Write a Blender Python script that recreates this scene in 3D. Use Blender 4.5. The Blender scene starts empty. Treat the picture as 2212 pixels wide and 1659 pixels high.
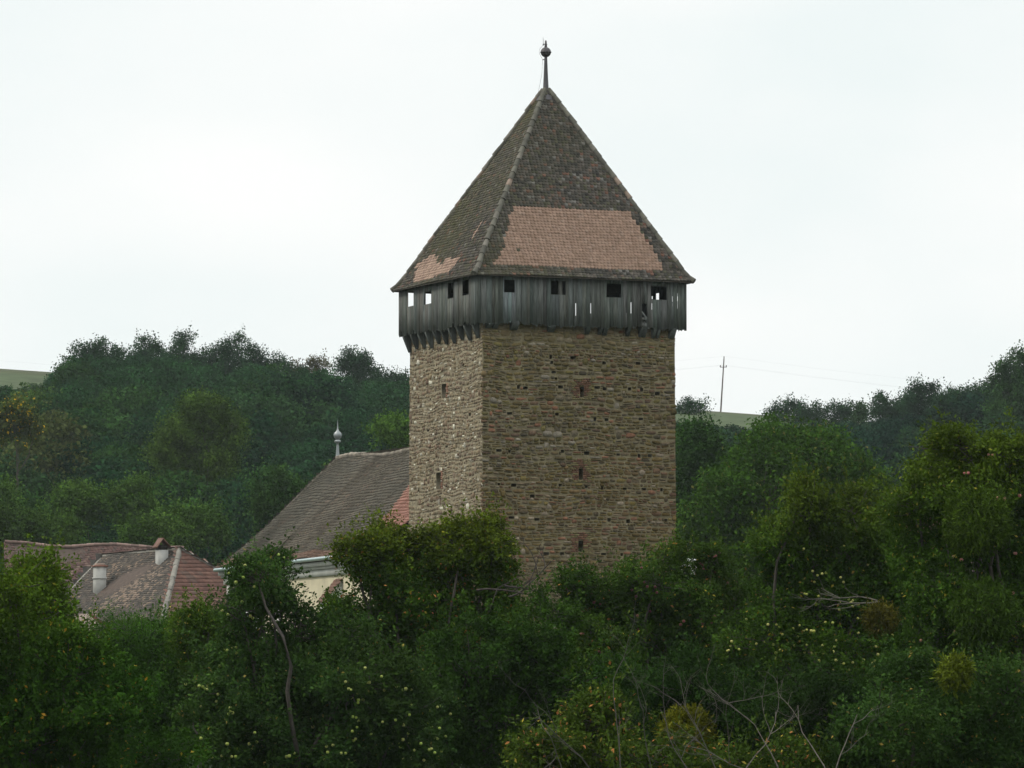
import bpy, math, random
import numpy as np
from math import radians, sin, cos, tan, atan, atan2, sqrt, pi

# ------------------------------------------------------------------ camera
F, UC, VC, VH = 8000.0, 1106.0, 829.5, 1335.0        # focal length, centre and horizon of the view (in 2212-px units)
PITCH = atan((VH - VC) / F)
sc = bpy.context.scene
cam_d = bpy.data.cameras.new('camera'); cam = bpy.data.objects.new('camera', cam_d)
sc.collection.objects.link(cam)
cam_d.sensor_width = 36.0; cam_d.lens = 36.0 * F / 2212.0
cam_d.clip_start = 0.5; cam_d.clip_end = 6000
cam.location = (0, 0, 0); cam.rotation_euler = (pi / 2 + PITCH, 0, 0)
sc.camera = cam
# ------------------------------------------------------------------ light
SUN_DIR = np.array([-0.68, -0.03, 0.73]); SUN_DIR /= np.linalg.norm(SUN_DIR)
world = bpy.data.worlds.new("World"); sc.world = world; world.use_nodes = True
wn, wl = world.node_tree.nodes, world.node_tree.links
wn.clear()
w_out = wn.new('ShaderNodeOutputWorld'); w_bg = wn.new('ShaderNodeBackground')
w_bg.inputs['Strength'].default_value = 0.1
sky = wn.new('ShaderNodeTexSky'); sky.sky_type = 'NISHITA'; sky.sun_disc = False
sky.sun_elevation = math.asin(SUN_DIR[2]); sky.sun_rotation = atan2(SUN_DIR[0], SUN_DIR[1]) % (2 * pi)
sky.dust_density = 3.0
w_tc = wn.new('ShaderNodeTexCoord'); w_map = wn.new('ShaderNodeMapping')
w_map.inputs['Scale'].default_value = (1, 1, 2.2)
w_noise = wn.new('ShaderNodeTexNoise'); w_noise.inputs['Scale'].default_value = 7.0
w_noise.inputs['Detail'].default_value = 4.0; w_noise.inputs['Roughness'].default_value = 0.45
w_ramp = wn.new('ShaderNodeValToRGB')
w_ramp.color_ramp.elements[0].position = 0.33; w_ramp.color_ramp.elements[0].color = (8.95, 9.6, 9.55, 1)
w_ramp.color_ramp.elements[1].position = 0.68; w_ramp.color_ramp.elements[1].color = (10.3, 10.35, 10.2, 1)
w_mix = wn.new('ShaderNodeMix'); w_mix.data_type = 'RGBA'; w_mix.inputs['Factor'].default_value = 0.97
wl.new(w_tc.outputs['Generated'], w_map.inputs['Vector']); wl.new(w_map.outputs['Vector'], w_noise.inputs['Vector'])
wl.new(w_noise.outputs['Fac'], w_ramp.inputs['Fac'])
wl.new(sky.outputs['Color'], w_mix.inputs['A']); wl.new(w_ramp.outputs['Color'], w_mix.inputs['B'])
# an overcast sky is brighter overhead than at the horizon
w_sep = wn.new('ShaderNodeSeparateXYZ'); wl.new(w_tc.outputs['Generated'], w_sep.inputs[0])
w_mr = wn.new('ShaderNodeMapRange'); w_mr.interpolation_type = 'SMOOTHSTEP'; w_mr.inputs['From Min'].default_value = .18; w_mr.inputs['From Max'].default_value = 1.0
w_mr.inputs['To Min'].default_value = 1.0; w_mr.inputs['To Max'].default_value = 2.0; wl.new(w_sep.outputs['Z'], w_mr.inputs['Value'])
w_sc = wn.new('ShaderNodeVectorMath'); w_sc.operation = 'SCALE'; wl.new(w_mix.outputs['Result'], w_sc.inputs[0]); wl.new(w_mr.outputs['Result'], w_sc.inputs['Scale'])
wl.new(w_sc.outputs['Vector'], w_bg.inputs['Color']); wl.new(w_bg.outputs['Background'], w_out.inputs['Surface'])
sun_d = bpy.data.lights.new('sun', 'SUN'); sun_d.energy = 1.5; sun_d.angle = radians(12); sun_d.color = (1.0, 0.93, 0.80)
sun = bpy.data.objects.new('sun', sun_d); sc.collection.objects.link(sun)
from mathutils import Vector
sun.rotation_euler = Vector(SUN_DIR).to_track_quat('Z', 'Y').to_euler()
sun.location = (-60, 60, 60)
sc.view_settings.view_transform = 'Standard'; sc.view_settings.look = 'None'
sc.view_settings.exposure = 0.0; sc.view_settings.gamma = 1.0
sc.cycles.max_bounces = 5; sc.cycles.diffuse_bounces = 3; sc.cycles.glossy_bounces = 2
sc.cycles.transmission_bounces = 3; sc.cycles.volume_bounces = 1; sc.cycles.transparent_max_bounces = 4
sc.cycles.use_adaptive_sampling = True

# ------------------------------------------------------------------ helpers
rng = np.random.default_rng(11)
random.seed(11)
cp, sp_ = cos(PITCH), sin(PITCH)
def ray(u, v):
    a, b = u - UC, VC - v
    return np.array([a, F * cp - b * sp_, F * sp_ + b * cp])
def at(u, v, Y):
    d = ray(u, v); return d * (Y / d[1])
def proj(P):
    P = np.asarray(P, float); x, y, z = P[..., 0], P[..., 1], P[..., 2]
    dep = y * cp + z * sp_; up = -y * sp_ + z * cp
    return UC + F * x / dep, VC - F * up / dep
def hit(u, v, p0, n):
    d = ray(u, v); return d * (np.dot(p0, n) / np.dot(d, n))
def nrm(a):
    a = np.asarray(a, float); return a / (np.linalg.norm(a, axis=-1, keepdims=True) + 1e-12)
def smooth(t):
    t = np.clip(t, 0, 1); return t * t * (3 - 2 * t)
def hexc(r, g, b):
    return np.array([((c / 255) / 12.92 if c / 255 <= .04045 else ((c / 255 + .055) / 1.055) ** 2.4) for c in (r, g, b)])
class Noise3:
    def __init__(s, seed, n=9):
        r = np.random.default_rng(seed); s.k = nrm(r.normal(size=(n, 3))) * r.uniform(.6, 2.0, (n, 1)); s.p = r.uniform(0, 6.28, n)
    def __call__(s, P, f=1.0):
        return np.sin((np.asarray(P) * f) @ s.k.T + s.p).sum(-1) / sqrt(len(s.p) / 2)
N1, N2 = Noise3(1), Noise3(2)

class MB:
    def __init__(s): s.v = []; s.f = []; s.n = 0
    def add(s, verts, faces, col=(.5, .5, .5)):
        verts = np.asarray(verts, np.float32).reshape(-1, 3); faces = np.asarray(faces, np.int64)
        if faces.ndim == 1: faces = faces[None]
        col = np.broadcast_to(np.asarray(col, np.float32), (len(faces), 3))
        s.v.append(verts); s.f.append((faces + s.n, col)); s.n += len(verts)
    def box(s, o, ax, ay, az, col=(.5, .5, .5)):
        o, ax, ay, az = [np.asarray(q, float) for q in (o, ax, ay, az)]
        V = [o, o + ax, o + ax + ay, o + ay, o + az, o + ax + az, o + ax + ay + az, o + ay + az]
        s.add(V, [[0, 3, 2, 1], [4, 5, 6, 7], [0, 1, 5, 4], [1, 2, 6, 5], [2, 3, 7, 6], [3, 0, 4, 7]], col)
    def cbox(s, c, dx, dy, dz, col=(.5, .5, .5)):
        c = np.asarray(c, float); s.box(c - np.array([dx, dy, dz]) / 2, (dx, 0, 0), (0, dy, 0), (0, 0, dz), col)
    def tube(s, pts, rad, sides=6, col=(.5, .5, .5), cap=True):
        pts = np.asarray(pts, float); m = len(pts); rad = np.broadcast_to(rad, (m,))
        t = nrm(np.gradient(pts, axis=0)); ref = np.array([0, 0, 1.0])
        if abs(t[0] @ ref) > .9: ref = np.array([1.0, 0, 0])
        a = nrm(np.cross(t, ref)); b = np.cross(t, a)
        an = np.arange(sides) * 2 * pi / sides
        V = pts[:, None] + rad[:, None, None] * (np.cos(an)[None, :, None] * a[:, None] + np.sin(an)[None, :, None] * b[:, None])
        i = np.arange(m - 1)[:, None] * sides; j = np.arange(sides)[None]; k = (j + 1) % sides
        fc = np.stack([i + j, i + k, i + k + sides, i + j + sides], -1).reshape(-1, 4)
        s.add(V.reshape(-1, 3), fc, col)
        if cap:
            s.add(V[0], [list(range(sides))[::-1]], col); s.add(V[-1], [list(range(sides))], col)
    def lathe(s, c, prof, sides=16, col=(.5, .5, .5)):
        c = np.asarray(c, float); an = np.arange(sides) * 2 * pi / sides
        V = np.array([[c + (r * cos(a), r * sin(a), z) for a in an] for r, z in prof]).reshape(-1, 3)
        i = np.arange(len(prof) - 1)[:, None] * sides; j = np.arange(sides)[None]; k = (j + 1) % sides
        s.add(V, np.stack([i + j, i + k, i + k + sides, i + j + sides], -1).reshape(-1, 4), col)
    def build(s, name, mat, parent=None, origin=None, smooth_=False):
        V = np.concatenate(s.v)
        pos = np.zeros(3)
        if origin is not None: pos = np.asarray(origin, float)
        else:
            q_ = parent
            while q_ is not None and 'org' not in q_: q_ = q_.parent
            if q_ is not None: pos = np.array(q_['org'])
        V = V - pos.astype(np.float32)
        me = bpy.data.meshes.new(name); me.vertices.add(len(V)); me.vertices.foreach_set('co', V.ravel())
        loops = np.concatenate([f.ravel() for f, _ in s.f]); cnt = np.concatenate([np.full(len(f), f.shape[1]) for f, _ in s.f])
        cols = np.concatenate([c for _, c in s.f])
        me.loops.add(len(loops)); me.loops.foreach_set('vertex_index', loops.astype(np.int32))
        me.polygons.add(len(cnt)); st = np.concatenate([[0], np.cumsum(cnt)[:-1]])
        me.polygons.foreach_set('loop_start', st.astype(np.int32))
        at_ = me.attributes.new('tone', 'FLOAT_COLOR', 'FACE')
        at_.data.foreach_set('color', np.concatenate([cols, np.ones((len(cols), 1))], 1).astype(np.float32).ravel())
        me.update(calc_edges=True)
        if smooth_: me.polygons.foreach_set('use_smooth', np.ones(len(cnt), bool))
        me.materials.append(mat)
        o = bpy.data.objects.new(name, me); sc.collection.objects.link(o)
        if parent is not None:
            o.parent = parent
        else: o.location = pos
        return o
def thing(name, label, cat, loc, group=None):
    o = bpy.data.objects.new(name, None); sc.collection.objects.link(o); o.location = loc; o.empty_display_size = .3
    o['label'] = label; o['category'] = cat; o['org'] = [float(q) for q in loc]
    if group: o['group'] = group
    return o
def structure(o): o['kind'] = 'structure'; return o

# ------------------------------------------------------------------ materials
def mat(name, scale=6.0, amt=.35, rough=.9, bump=0.0, spec=.2, transl=0.0, metal=0.0, stretch=(1, 1, 1), bscale=None):
    m = bpy.data.materials.new(name); m.use_nodes = True; n, l = m.node_tree.nodes, m.node_tree.links
    p = n['Principled BSDF']; p.inputs['Roughness'].default_value = rough; p.inputs['Metallic'].default_value = metal
    p.inputs['Specular IOR Level'].default_value = spec
    a = n.new('ShaderNodeAttribute'); a.attribute_name = 'tone'
    tc = n.new('ShaderNodeTexCoord'); mp = n.new('ShaderNodeMapping'); mp.inputs['Scale'].default_value = stretch
    l.new(tc.outputs['Object'], mp.inputs['Vector'])
    nz = n.new('ShaderNodeTexNoise'); nz.inputs['Scale'].default_value = scale; nz.inputs['Detail'].default_value = 5
    l.new(mp.outputs['Vector'], nz.inputs['Vector'])
    mr = n.new('ShaderNodeMapRange'); mr.inputs['From Min'].default_value = .25; mr.inputs['From Max'].default_value = .75
    mr.inputs['To Min'].default_value = 1 - amt; mr.inputs['To Max'].default_value = 1 + amt
    l.new(nz.outputs['Fac'], mr.inputs['Value'])
    vm = n.new('ShaderNodeVectorMath'); vm.operation = 'SCALE'
    l.new(a.outputs['Color'], vm.inputs[0]); l.new(mr.outputs['Result'], vm.inputs['Scale'])
    l.new(vm.outputs['Vector'], p.inputs['Base Color'])
    if bump:
        b = n.new('ShaderNodeBump'); b.inputs['Strength'].default_value = 1; b.inputs['Distance'].default_value = bump
        nb = n.new('ShaderNodeTexNoise'); nb.inputs['Scale'].default_value = bscale or scale * 2; nb.inputs['Detail'].default_value = 4
        l.new(mp.outputs['Vector'], nb.inputs['Vector']); l.new(nb.outputs['Fac'], b.inputs['Height']); l.new(b.outputs['Normal'], p.inputs['Normal'])
    if transl:
        t = n.new('ShaderNodeBsdfTranslucent'); mx = n.new('ShaderNodeMixShader'); mx.inputs[0].default_value = transl
        l.new(vm.outputs['Vector'], t.inputs['Color']); l.new(p.outputs[0], mx.inputs[1]); l.new(t.outputs[0], mx.inputs[2])
        l.new(mx.outputs[0], n['Material Output'].inputs['Surface'])
    return m
M_stone = mat('rubble_stone', 9, .35, .95, .02)
M_mortar = mat('lime_mortar', 3, .35, 1, .03, bscale=12)
M_brick = mat('brick', 9, .3, .95, .01)
M_tile = mat('clay_tile', 5, .25, .9, .004, bscale=20)
M_wood = mat('weathered_wood', 3, .45, .85, .01, stretch=(6, 6, .6))
M_metal = mat('dull_metal', 3, .25, .55, 0, .5, metal=.3)
M_zinc = mat('zinc', 3, .15, .4, 0, .5, metal=.5)
M_plaster = mat('plaster', 1.2, .16, .95, .01, bscale=8)
M_leaf = mat('leaf', 1.0, .18, .75, 0, .02, transl=.2)
M_leaf_far = mat('far_leaf', .3, .25, .9, 0, .0, transl=.1)
M_bark = mat('bark', 12, .35, .95, .01)
M_apple = mat('apple_skin', 20, .15, .4, 0, .4)
M_ground = mat('meadow', .35, .35, 1, .05)

# ------------------------------------------------------------------ the ground
def crest(x):
    return 35.2 - (x + 72) * .066 + 9 * smooth((x - 48) / 40)
def H(x, Y):
    x = np.asarray(x, float); Y = np.asarray(Y, float)
    near = -1.7 - 5.3 * smooth(Y / 50.0)
    mid = -7 + 2.0 * smooth((Y - 105) / 35.0)
    t = np.clip((Y - 258) / (520 - 258), 0, 1)
    t = t + .04 * np.sin(t * pi * 2) * -1
    base = np.where(Y < 60, near, mid)
    return base + (crest(x) + 5) * t - .03 * np.maximum(Y - 520, 0) + .25 * N1(np.stack([x, Y, x * 0], -1), .03) * smooth((Y - 270) / 60.)
xs = np.concatenate([np.linspace(-2500, -220, 9), np.linspace(-200, 200, 101), np.linspace(220, 2500, 9)])
ys = np.concatenate([np.linspace(-300, -10, 4), np.linspace(0, 560, 141), np.linspace(600, 5000, 10)])
X, Yg = np.meshgrid(xs, ys)
Z = H(X, np.maximum(Yg, 0))
g = MB(); nx = len(xs)
i, j = np.meshgrid(np.arange(len(ys) - 1), np.arange(nx - 1), indexing='ij')
q = (i * nx + j).ravel(); fc = np.stack([q, q + 1, q + nx + 1, q + nx], -1)
cx = (X[:-1, :-1] + X[1:, 1:]).ravel() / 2; cy = (Yg[:-1, :-1] + Yg[1:, 1:]).ravel() / 2
tone = np.where((cy > 470)[:, None], np.array([.050, .070, .030]), np.array([.02, .036, .012]))
tone = tone * np.where(((cy > 512) & (cy < 524))[:, None], np.array([.95, .8, .8]), 1)
g.add(np.stack([X, Yg, Z], -1).reshape(-1, 3), fc, tone)
structure(g.build('ground', M_ground, smooth_=True))

# ------------------------------------------------------------------ generic roof tiling
def tile_rows(mb, L, R, w, e, colf, lift=.035, wav=0.0, jit=.006, tip=.3, rowjit=0.0):
    """rows of plain tiles between polyline L (eave..top, left) and R (right)"""
    L = np.asarray(L, float); R = np.asarray(R, float); Mid = (L + R) / 2
    seg = np.linalg.norm(np.diff(Mid, axis=0), axis=1); cum = np.concatenate([[0], np.cumsum(seg)])
    n = int(cum[-1] / e)
    def ev(A, t): return np.array([np.interp(t, cum, A[:, k]) for k in range(3)])
    for r in range(n):
        t = (r + .0) * cum[-1] / n
        l, rr = ev(L, t), ev(R, t); l2, r2 = ev(L, min(t + e, cum[-1])), ev(R, min(t + e, cum[-1]))
        wid = np.linalg.norm(rr - l)
        if wid < w * .8: continue
        ex = (rr - l) / wid; up = nrm((l2 + r2) - (l + rr)); up = nrm(up - ex * (up @ ex)); nn = np.cross(ex, up)
        m = max(1, int(round(wid / w))); ww = wid / m
        k = np.arange(m + (r % 2)) + .5 - .5 * (r % 2)
        s = np.clip(k * ww, ww * .2, wid - ww * .2)
        c = l + ex * s[:, None]
        c = c + np.stack([s * 0, s * 0, wav * N2(c, .9)], -1) + up * (rng.normal(0, jit + rowjit, (len(s), 1)))
        hw = ww * .49; lf = lift + rng.normal(0, jit, (len(s), 1))
        T = [(-1, tip * ww, 1), (-.5, .08 * ww * (tip > .1), 1), (.5, .08 * ww * (tip > .1), 1), (1, tip * ww, 1), (1, 1.5 * e, .1), (-1, 1.5 * e, .1)]
        top = [c + ex * (a * hw) + up * b + nn * (lf * h) for a, b, h in T]
        bot = [c + ex * (a * hw) + up * b + nn * (lf * .15) for a, b, h in T[:4]]
        V = np.stack(top + bot, 1).reshape(-1, 3)
        o = (np.arange(len(s)) * 10)[:, None]
        col = colf(c, r, n)
        mb.add(V, o + np.array([[0, 1, 2, 3, 4, 5]]), col)
        f2 = np.concatenate([o + np.array([[6, 7, 1, 0]]), o + np.array([[7, 8, 2, 1]]), o + np.array([[8, 9, 3, 2]])])
        mb.n -= len(V)                       # share the vertices just added
        mb.f.append((f2 + mb.n, np.tile(col * .8, (3, 1)).astype(np.float32))); mb.n += len(V)
def caps(mb, p0, p1, r, seg, col, sag=0):
    p0, p1 = np.asarray(p0, float), np.asarray(p1, float); Ld = np.linalg.norm(p1 - p0); n = max(1, int(Ld / seg))
    for k in range(n):
        a = p0 + (p1 - p0) * k / n; b = p0 + (p1 - p0) * (k + 1.12) / n
        if sag: a = a - [0, 0, sag * sin(pi * k / n)]; b = b - [0, 0, sag * sin(pi * min(1, (k + 1) / n))]
        j = rng.normal(0, r * .07, 3)
        c = col * rng.uniform(.65, 1.35) if not callable(col) else col(a)
        mb.tube([a + j, b + j], [r * 1.08, r * .85], 7, c)
def poly_in(u, v, poly):
    u = np.asarray(u, float); v = np.asarray(v, float); ins = np.zeros(u.shape, bool); n = len(poly)
    for k in range(n):
        x1, y1 = poly[k]; x2, y2 = poly[(k + 1) % n]
        c = ((y1 > v) != (y2 > v)) & (u < (x2 - x1) * (v - y1) / ((y2 - y1) + 1e-9) + x1); ins ^= c
    return ins
def pick(cols, w, n):
    cols = np.array(cols, float); return cols[rng.choice(len(cols), n, p=np.array(w) / sum(w))]

# ------------------------------------------------------------------ the tower
TH = radians(21.7); S = 8.28; YC = 145.3
dA = np.array([cos(TH), sin(TH), 0]); nA = np.array([sin(TH), -cos(TH), 0])
dB = np.array([-sin(TH), cos(TH), 0]); nB = np.array([-cos(TH), -sin(TH), 0])
C0 = at(1042, 1335, YC); C0[2] = 0
CEN = C0 + (dA + dB) * S / 2; ZB = float(H(*CEN[:2])) - .3
ZH0 = at(1040, 697, 144.9)[2]            # lower edge of the boarded gallery
ZE = at(1020, 592, 144.5)[2]             # eaves
ZT = at(1178, 196, 150.7)[2]             # apex
tower = thing('stone_tower', 'square rubble stone tower with a boarded timber gallery and steep tiled pyramid roof', 'tower', (CEN[0], CEN[1], ZB))
ztop = ZH0 + .25
# faces as (origin, direction, normal, length)
def batter(P):
    P = np.asarray(P, float).copy(); k = 1 + .012 * np.clip((10 - P[..., 2]) / 15, 0, 1.2)
    P[..., 0] = CEN[0] + (P[..., 0] - CEN[0]) * k; P[..., 1] = CEN[1] + (P[..., 1] - CEN[1]) * k
    return P
def locA(u, v):
    p = hit(u, v, C0, nA); return (p - C0) @ dA, p[2]
def locB(u, v):
    p = hit(u, v, C0, nB); return (p - C0) @ dB, p[2]
def rectA(u0, v0, u1, v1):
    a, b = locA(u0, v0), locA(u1, v1); return [min(a[0], b[0]), max(a[0], b[0]), min(a[1], b[1]), max(a[1], b[1])]
def rectB(u0, v0, u1, v1):
    a, b = locB(u0, v0), locB(u1, v1); return [min(a[0], b[0]), max(a[0], b[0]), min(a[1], b[1]), max(a[1], b[1])]
loopsA = [rectA(1253, 835, 1261, 858), rectA(1250, 1012, 1258.5, 1036), rectA(1249, 1168, 1259, 1191)]
loopsB = [rectB(954, 830, 964, 859), rectB(943, 1021, 953, 1056)]
putA = []
for uu, vv in [(1192, 783), (1196, 804), (1190, 771), (1201, 818), (1238, 773), (1305, 784), (1378, 785), (1120, 836), (1135, 838), (1211, 836), (1290, 837), (1306, 840), (1360, 840), (1386, 842), (1101, 893),
               (1203, 895), (1285, 906), (1310, 907), (1384, 905), (1078, 973), (1101, 975), (1215, 975), (1267, 979), (1335, 982), (1380, 985), (1403, 985), (1078, 1046), (1110, 1048), (1210, 1048), (1266, 1052),
               (1300, 1054), (1349, 1056), (1390, 1057), (1428, 1058), (1105, 1118), (1160, 1122), (1271, 1122), (1315, 1123), (1356, 1126), (1437, 1124), (1100, 1188), (1180, 1196), (1214, 1196), (1303, 1197), (1342, 1198), (1398, 1199), (1440, 1199), (1150, 1072), (1420, 850)]:
    s, z = locA(uu, vv); w = rng.uniform(.1, .24); h = rng.uniform(.09, .16); putA.append([s - w / 2, s + w / 2, z - h / 2, z + h / 2])
putB = []
for uu, vv in [(983, 841), (930, 863), (1015, 895), (965, 965), (905, 1060), (925, 930), (1005, 1080), (990, 1040), (940, 800)]:
    s, z = locB(uu, vv); w = rng.uniform(.15, .3); h = rng.uniform(.08, .14); putB.append([s - w / 2, s + w / 2, z - h / 2, z + h / 2])
wallm = MB()
def wall_face(o, d, n, length, holes, col, deep):
    gx = sorted(set([0, length] + [float(q) for h in holes for q in h[:2]])); gx = [q for q in gx if 0 <= q <= length]
    gz = sorted(set([ZB, ztop] + [float(q) for h in holes for q in h[2:]]))
    for a, b in zip(gx[:-1], gx[1:]):
        for c, e in zip(gz[:-1], gz[1:]):
            mx, mz = (a + b) / 2, (c + e) / 2
            hole = any(h[0] < mx < h[1] and h[2] < mz < h[3] for h in holes)
            P = [o + d * a + [0, 0, c], o + d * b + [0, 0, c], o + d * b + [0, 0, e], o + d * a + [0, 0, e]]
            if not hole: wallm.add(batter(P), [0, 1, 2, 3], col)
    for k, h in enumerate(holes):
        dp = -n * deep[k]
        P = [o + d * h[0] + [0, 0, h[2]], o + d * h[1] + [0, 0, h[2]], o + d * h[1] + [0, 0, h[3]], o + d * h[0] + [0, 0, h[3]]]
        P = np.array(P + [p + dp for p in P]); P = batter(P)
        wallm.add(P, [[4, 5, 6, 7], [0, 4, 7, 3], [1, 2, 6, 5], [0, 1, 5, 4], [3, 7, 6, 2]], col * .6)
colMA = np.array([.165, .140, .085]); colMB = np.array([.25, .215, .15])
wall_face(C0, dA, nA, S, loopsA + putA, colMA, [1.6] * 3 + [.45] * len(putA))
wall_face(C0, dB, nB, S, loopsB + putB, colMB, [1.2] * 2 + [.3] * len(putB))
C2 = C0 + dA * S; C3 = C0 + dB * S
wall_face(C2, dB, -nB, S, [], colMA, []); wall_face(C3, dA, -nA, S, [], colMA, [])
wallm.add(np.array([C0, C0 + dA * S, C0 + (dA + dB) * S, C0 + dB * S]) + [0, 0, ztop], [0, 1, 2, 3], colMA)

stones = MB()
def lay_stones(o, d, n, length, holes, kind):
    z = ZB + .02
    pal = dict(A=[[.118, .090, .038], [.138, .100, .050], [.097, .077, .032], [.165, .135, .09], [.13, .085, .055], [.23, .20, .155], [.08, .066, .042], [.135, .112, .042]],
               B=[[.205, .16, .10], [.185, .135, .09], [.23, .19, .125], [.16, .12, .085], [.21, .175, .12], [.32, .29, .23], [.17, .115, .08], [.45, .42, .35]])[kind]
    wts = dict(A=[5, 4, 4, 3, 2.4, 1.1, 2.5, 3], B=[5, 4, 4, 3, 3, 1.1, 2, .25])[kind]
    n0 = len(stones.v)
    while z < ztop - .05:
        h = rng.uniform(.085, .20) if kind == 'A' else rng.uniform(.10, .21)
        s = -.05 + rng.uniform(0, .05)
        drift = rng.uniform(-.02, .02)
        while s < length + .0:
            w = h * rng.uniform(.9, 2.6) if kind == 'A' else h * rng.uniform(.7, 1.9)
            if rng.random() < .03: w *= 1.4
            if s + w > length - .1: w = length + rng.uniform(.0, .05) - s
            hh = h * rng.uniform(.72, 1.0); zz = z + (h - hh) * rng.random() + drift * sin(s)
            mid = (s + w / 2, zz + hh / 2)
            sk = any(q[0] - .02 < s + w and s < q[1] + .02 and q[2] < zz + hh * .8 and zz + hh * .2 < q[3] for q in holes)
            if sk:   # trim the stone against the hole
                for q in holes:
                    if q[2] < zz + hh * .8 and zz + hh * .2 < q[3] and q[0] < s + w and s < q[1]:
                        if s < q[0] - .07: w = q[0] - s
                        else: w = -1; s2 = q[1]
                if w < 0: s = s2 + .005; continue
            splits = [(zz, hh)]
            if h > .13 and rng.random() < (.4 if kind == 'A' else .3):
                f_ = rng.uniform(.35, .65); splits = [(zz, hh * f_), (zz + hh * f_, hh * (1 - f_))]
            elif rng.random() < .22 and not any(q[0] - .1 < s + w and s < q[1] + .1 and q[2] - .3 < zz + hh and zz < q[3] + .3 for q in holes): splits = [(zz, min(hh * rng.uniform(1.3, 2.0), .27))]
            for zz, hh in splits:
                g = .012
                x0, x1, z0, z1 = s + g, s + w - g, zz + g * .8, zz + hh - g * .8
                cxx, czz = (x1 - x0) * rng.uniform(.08, .3, 4), (z1 - z0) * rng.uniform(.12, .4, 4)
                R = np.array([(x0 + cxx[0], z0), (x1 - cxx[1], z0), (x1, z0 + czz[1]), (x1, z1 - czz[2]), (x1 - cxx[2], z1), (x0 + cxx[3], z1), (x0, z1 - czz[3]), (x0, z0 + czz[0])])
                R += rng.normal(0, .005, R.shape)
                m0 = R.mean(0); Rin = m0 + (R - m0) * .84 + rng.normal(0, .004, R.shape)
                dep = rng.uniform(.012, .05) if rng.random() < .85 else rng.uniform(.05, .085)
                if hh > h * 1.05: dep += .015
                dep *= .7
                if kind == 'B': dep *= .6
                tl = rng.normal(0, .008, 2)
                wa = .032 if kind == 'A' else .03
                ww = lambda Q: Q + np.stack([N2(np.stack([Q[:, 0] * 2.1, Q[:, 1] * 4, Q[:, 0] * 0], -1)) * wa * .7, (N1(np.stack([Q[:, 0] * 2.2, Q[:, 1] * 2.6, Q[:, 0] * 0], -1)) + .45 * N2(np.stack([Q[:, 0] * 5.0, Q[:, 1] * 5, Q[:, 0] * 0], -1))) * wa], -1) * nearhole
                nearhole = 0 if any(q[0] - .25 < s + w and s < q[1] + .25 and q[2] - .25 < zz + hh and zz < q[3] + .25 for q in holes) and kind == 'A' else 1
                R = ww(R); Rin = ww(Rin)
                outer = [o + d * a + n * -.01 + [0, 0, b] for a, b in R]
                inner = [o + d * a + n * (dep + tl[0] * (a - m0[0]) * 8 + tl[1] * (b - m0[1]) * 14) + [0, 0, b] for a, b in Rin]
                V = batter(np.array(outer + inner))
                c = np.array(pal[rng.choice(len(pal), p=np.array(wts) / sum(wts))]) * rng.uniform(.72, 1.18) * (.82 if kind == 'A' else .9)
                P0 = o + d * mid[0] + np.array([0, 0, mid[1]])
                nz = N1(P0, .35)
                if kind == 'A':
                    upper = smooth((mid[1] - (ztop - 1.5)) / 1.2)
                    c = c * (1 + .09 * nz + .07 * N2(P0, .8)) * (np.array([1.06, .98, .92]) if N2(P0, .5) > .3 else 1); c = c * (1 - upper) + upper * (c * .75 + np.array([.09, .075, .045]))
                    low = smooth((4.0 - mid[1]) / 4.0) ; c = c * (1 - .35 * low) + .35 * low * np.array([.17, .145, .10])
                    if rng.random() < .05: c = np.array([.2, .10, .06]) * rng.uniform(.7, 1.1)
                else:
                    c = c * (1 + .06 * nz)
                    if rng.random() < .02: c = np.array([.55, .52, .42])
                f = [[k, (k + 1) % 8, 8 + (k + 1) % 8, 8 + k] for k in range(8)]
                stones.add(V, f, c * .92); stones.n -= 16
                stones.f.append((np.array([list(range(8, 16))]) + stones.n, c[None].astype(np.float32))); stones.n += 16
            s += w
        z += h
def around(r, m, top=None): return [r[0] - m, r[1] + m, r[2] - .1, r[3] + (m if top is None else top)]
brickA = [around(r, .30, .34) for r in loopsA]
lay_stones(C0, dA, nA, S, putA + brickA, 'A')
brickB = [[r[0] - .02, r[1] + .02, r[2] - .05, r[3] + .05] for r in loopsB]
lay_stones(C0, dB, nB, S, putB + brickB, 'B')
wall_o = wallm.build('wall', M_mortar, tower)
stones.build('stonework', M_stone, wall_o).location = (0, 0, 0)
for r, R_ in zip(loopsA, brickA):
    b = MB(); z = R_[2]
    while z < R_[3]:
        s = R_[0] + rng.uniform(-.1, .05)
        while s < R_[1]:
            w = rng.uniform(.1, .24)
            if z + .06 > r[2] and z < r[3]:
                if s < r[0] < s + w: w = r[0] - s
                elif r[0] - .01 <= s < r[1]: s = r[1] + .001; continue
                if w < .02: s += w + .001; continue
            edge = max(abs((s + w / 2) - (r[0] + r[1]) / 2) / .42, abs(z - (r[2] + r[3]) / 2 - .1) / .48)
            if rng.random() > edge ** 3 * 1.2:
                b.box(batter(C0 + dA * s + nA * -.01 + [0, 0, z]), dA * (w - .015), nA * rng.uniform(.035, .055), [0, 0, .058], np.array([.145, .078, .05]) * rng.uniform(.65, 1.2))
            else:
                if True:
                    b.box(batter(C0 + dA * s + nA * -.01 + [0, 0, z]), dA * (w - .015), nA * .045, [0, 0, .058], np.array([.15, .125, .06]) * rng.uniform(.8, 1.2))
            s += w
        z += .072
    b.build('brick_surround', M_brick, tower)
for r in loopsB:
    b = MB(); z = r[2]
    while z < r[3]:
        b.box(batter(C0 + dB * (r[0] - .2 + rng.uniform(-.05, .03)) + nB * -.01 + [0, 0, z]), dB * .18, nB * .03, [0, 0, .06], np.array([.25, .13, .09]) * rng.uniform(.7, 1.2))
        z += .074
    b.build('brick_surround', M_brick, tower)

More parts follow.
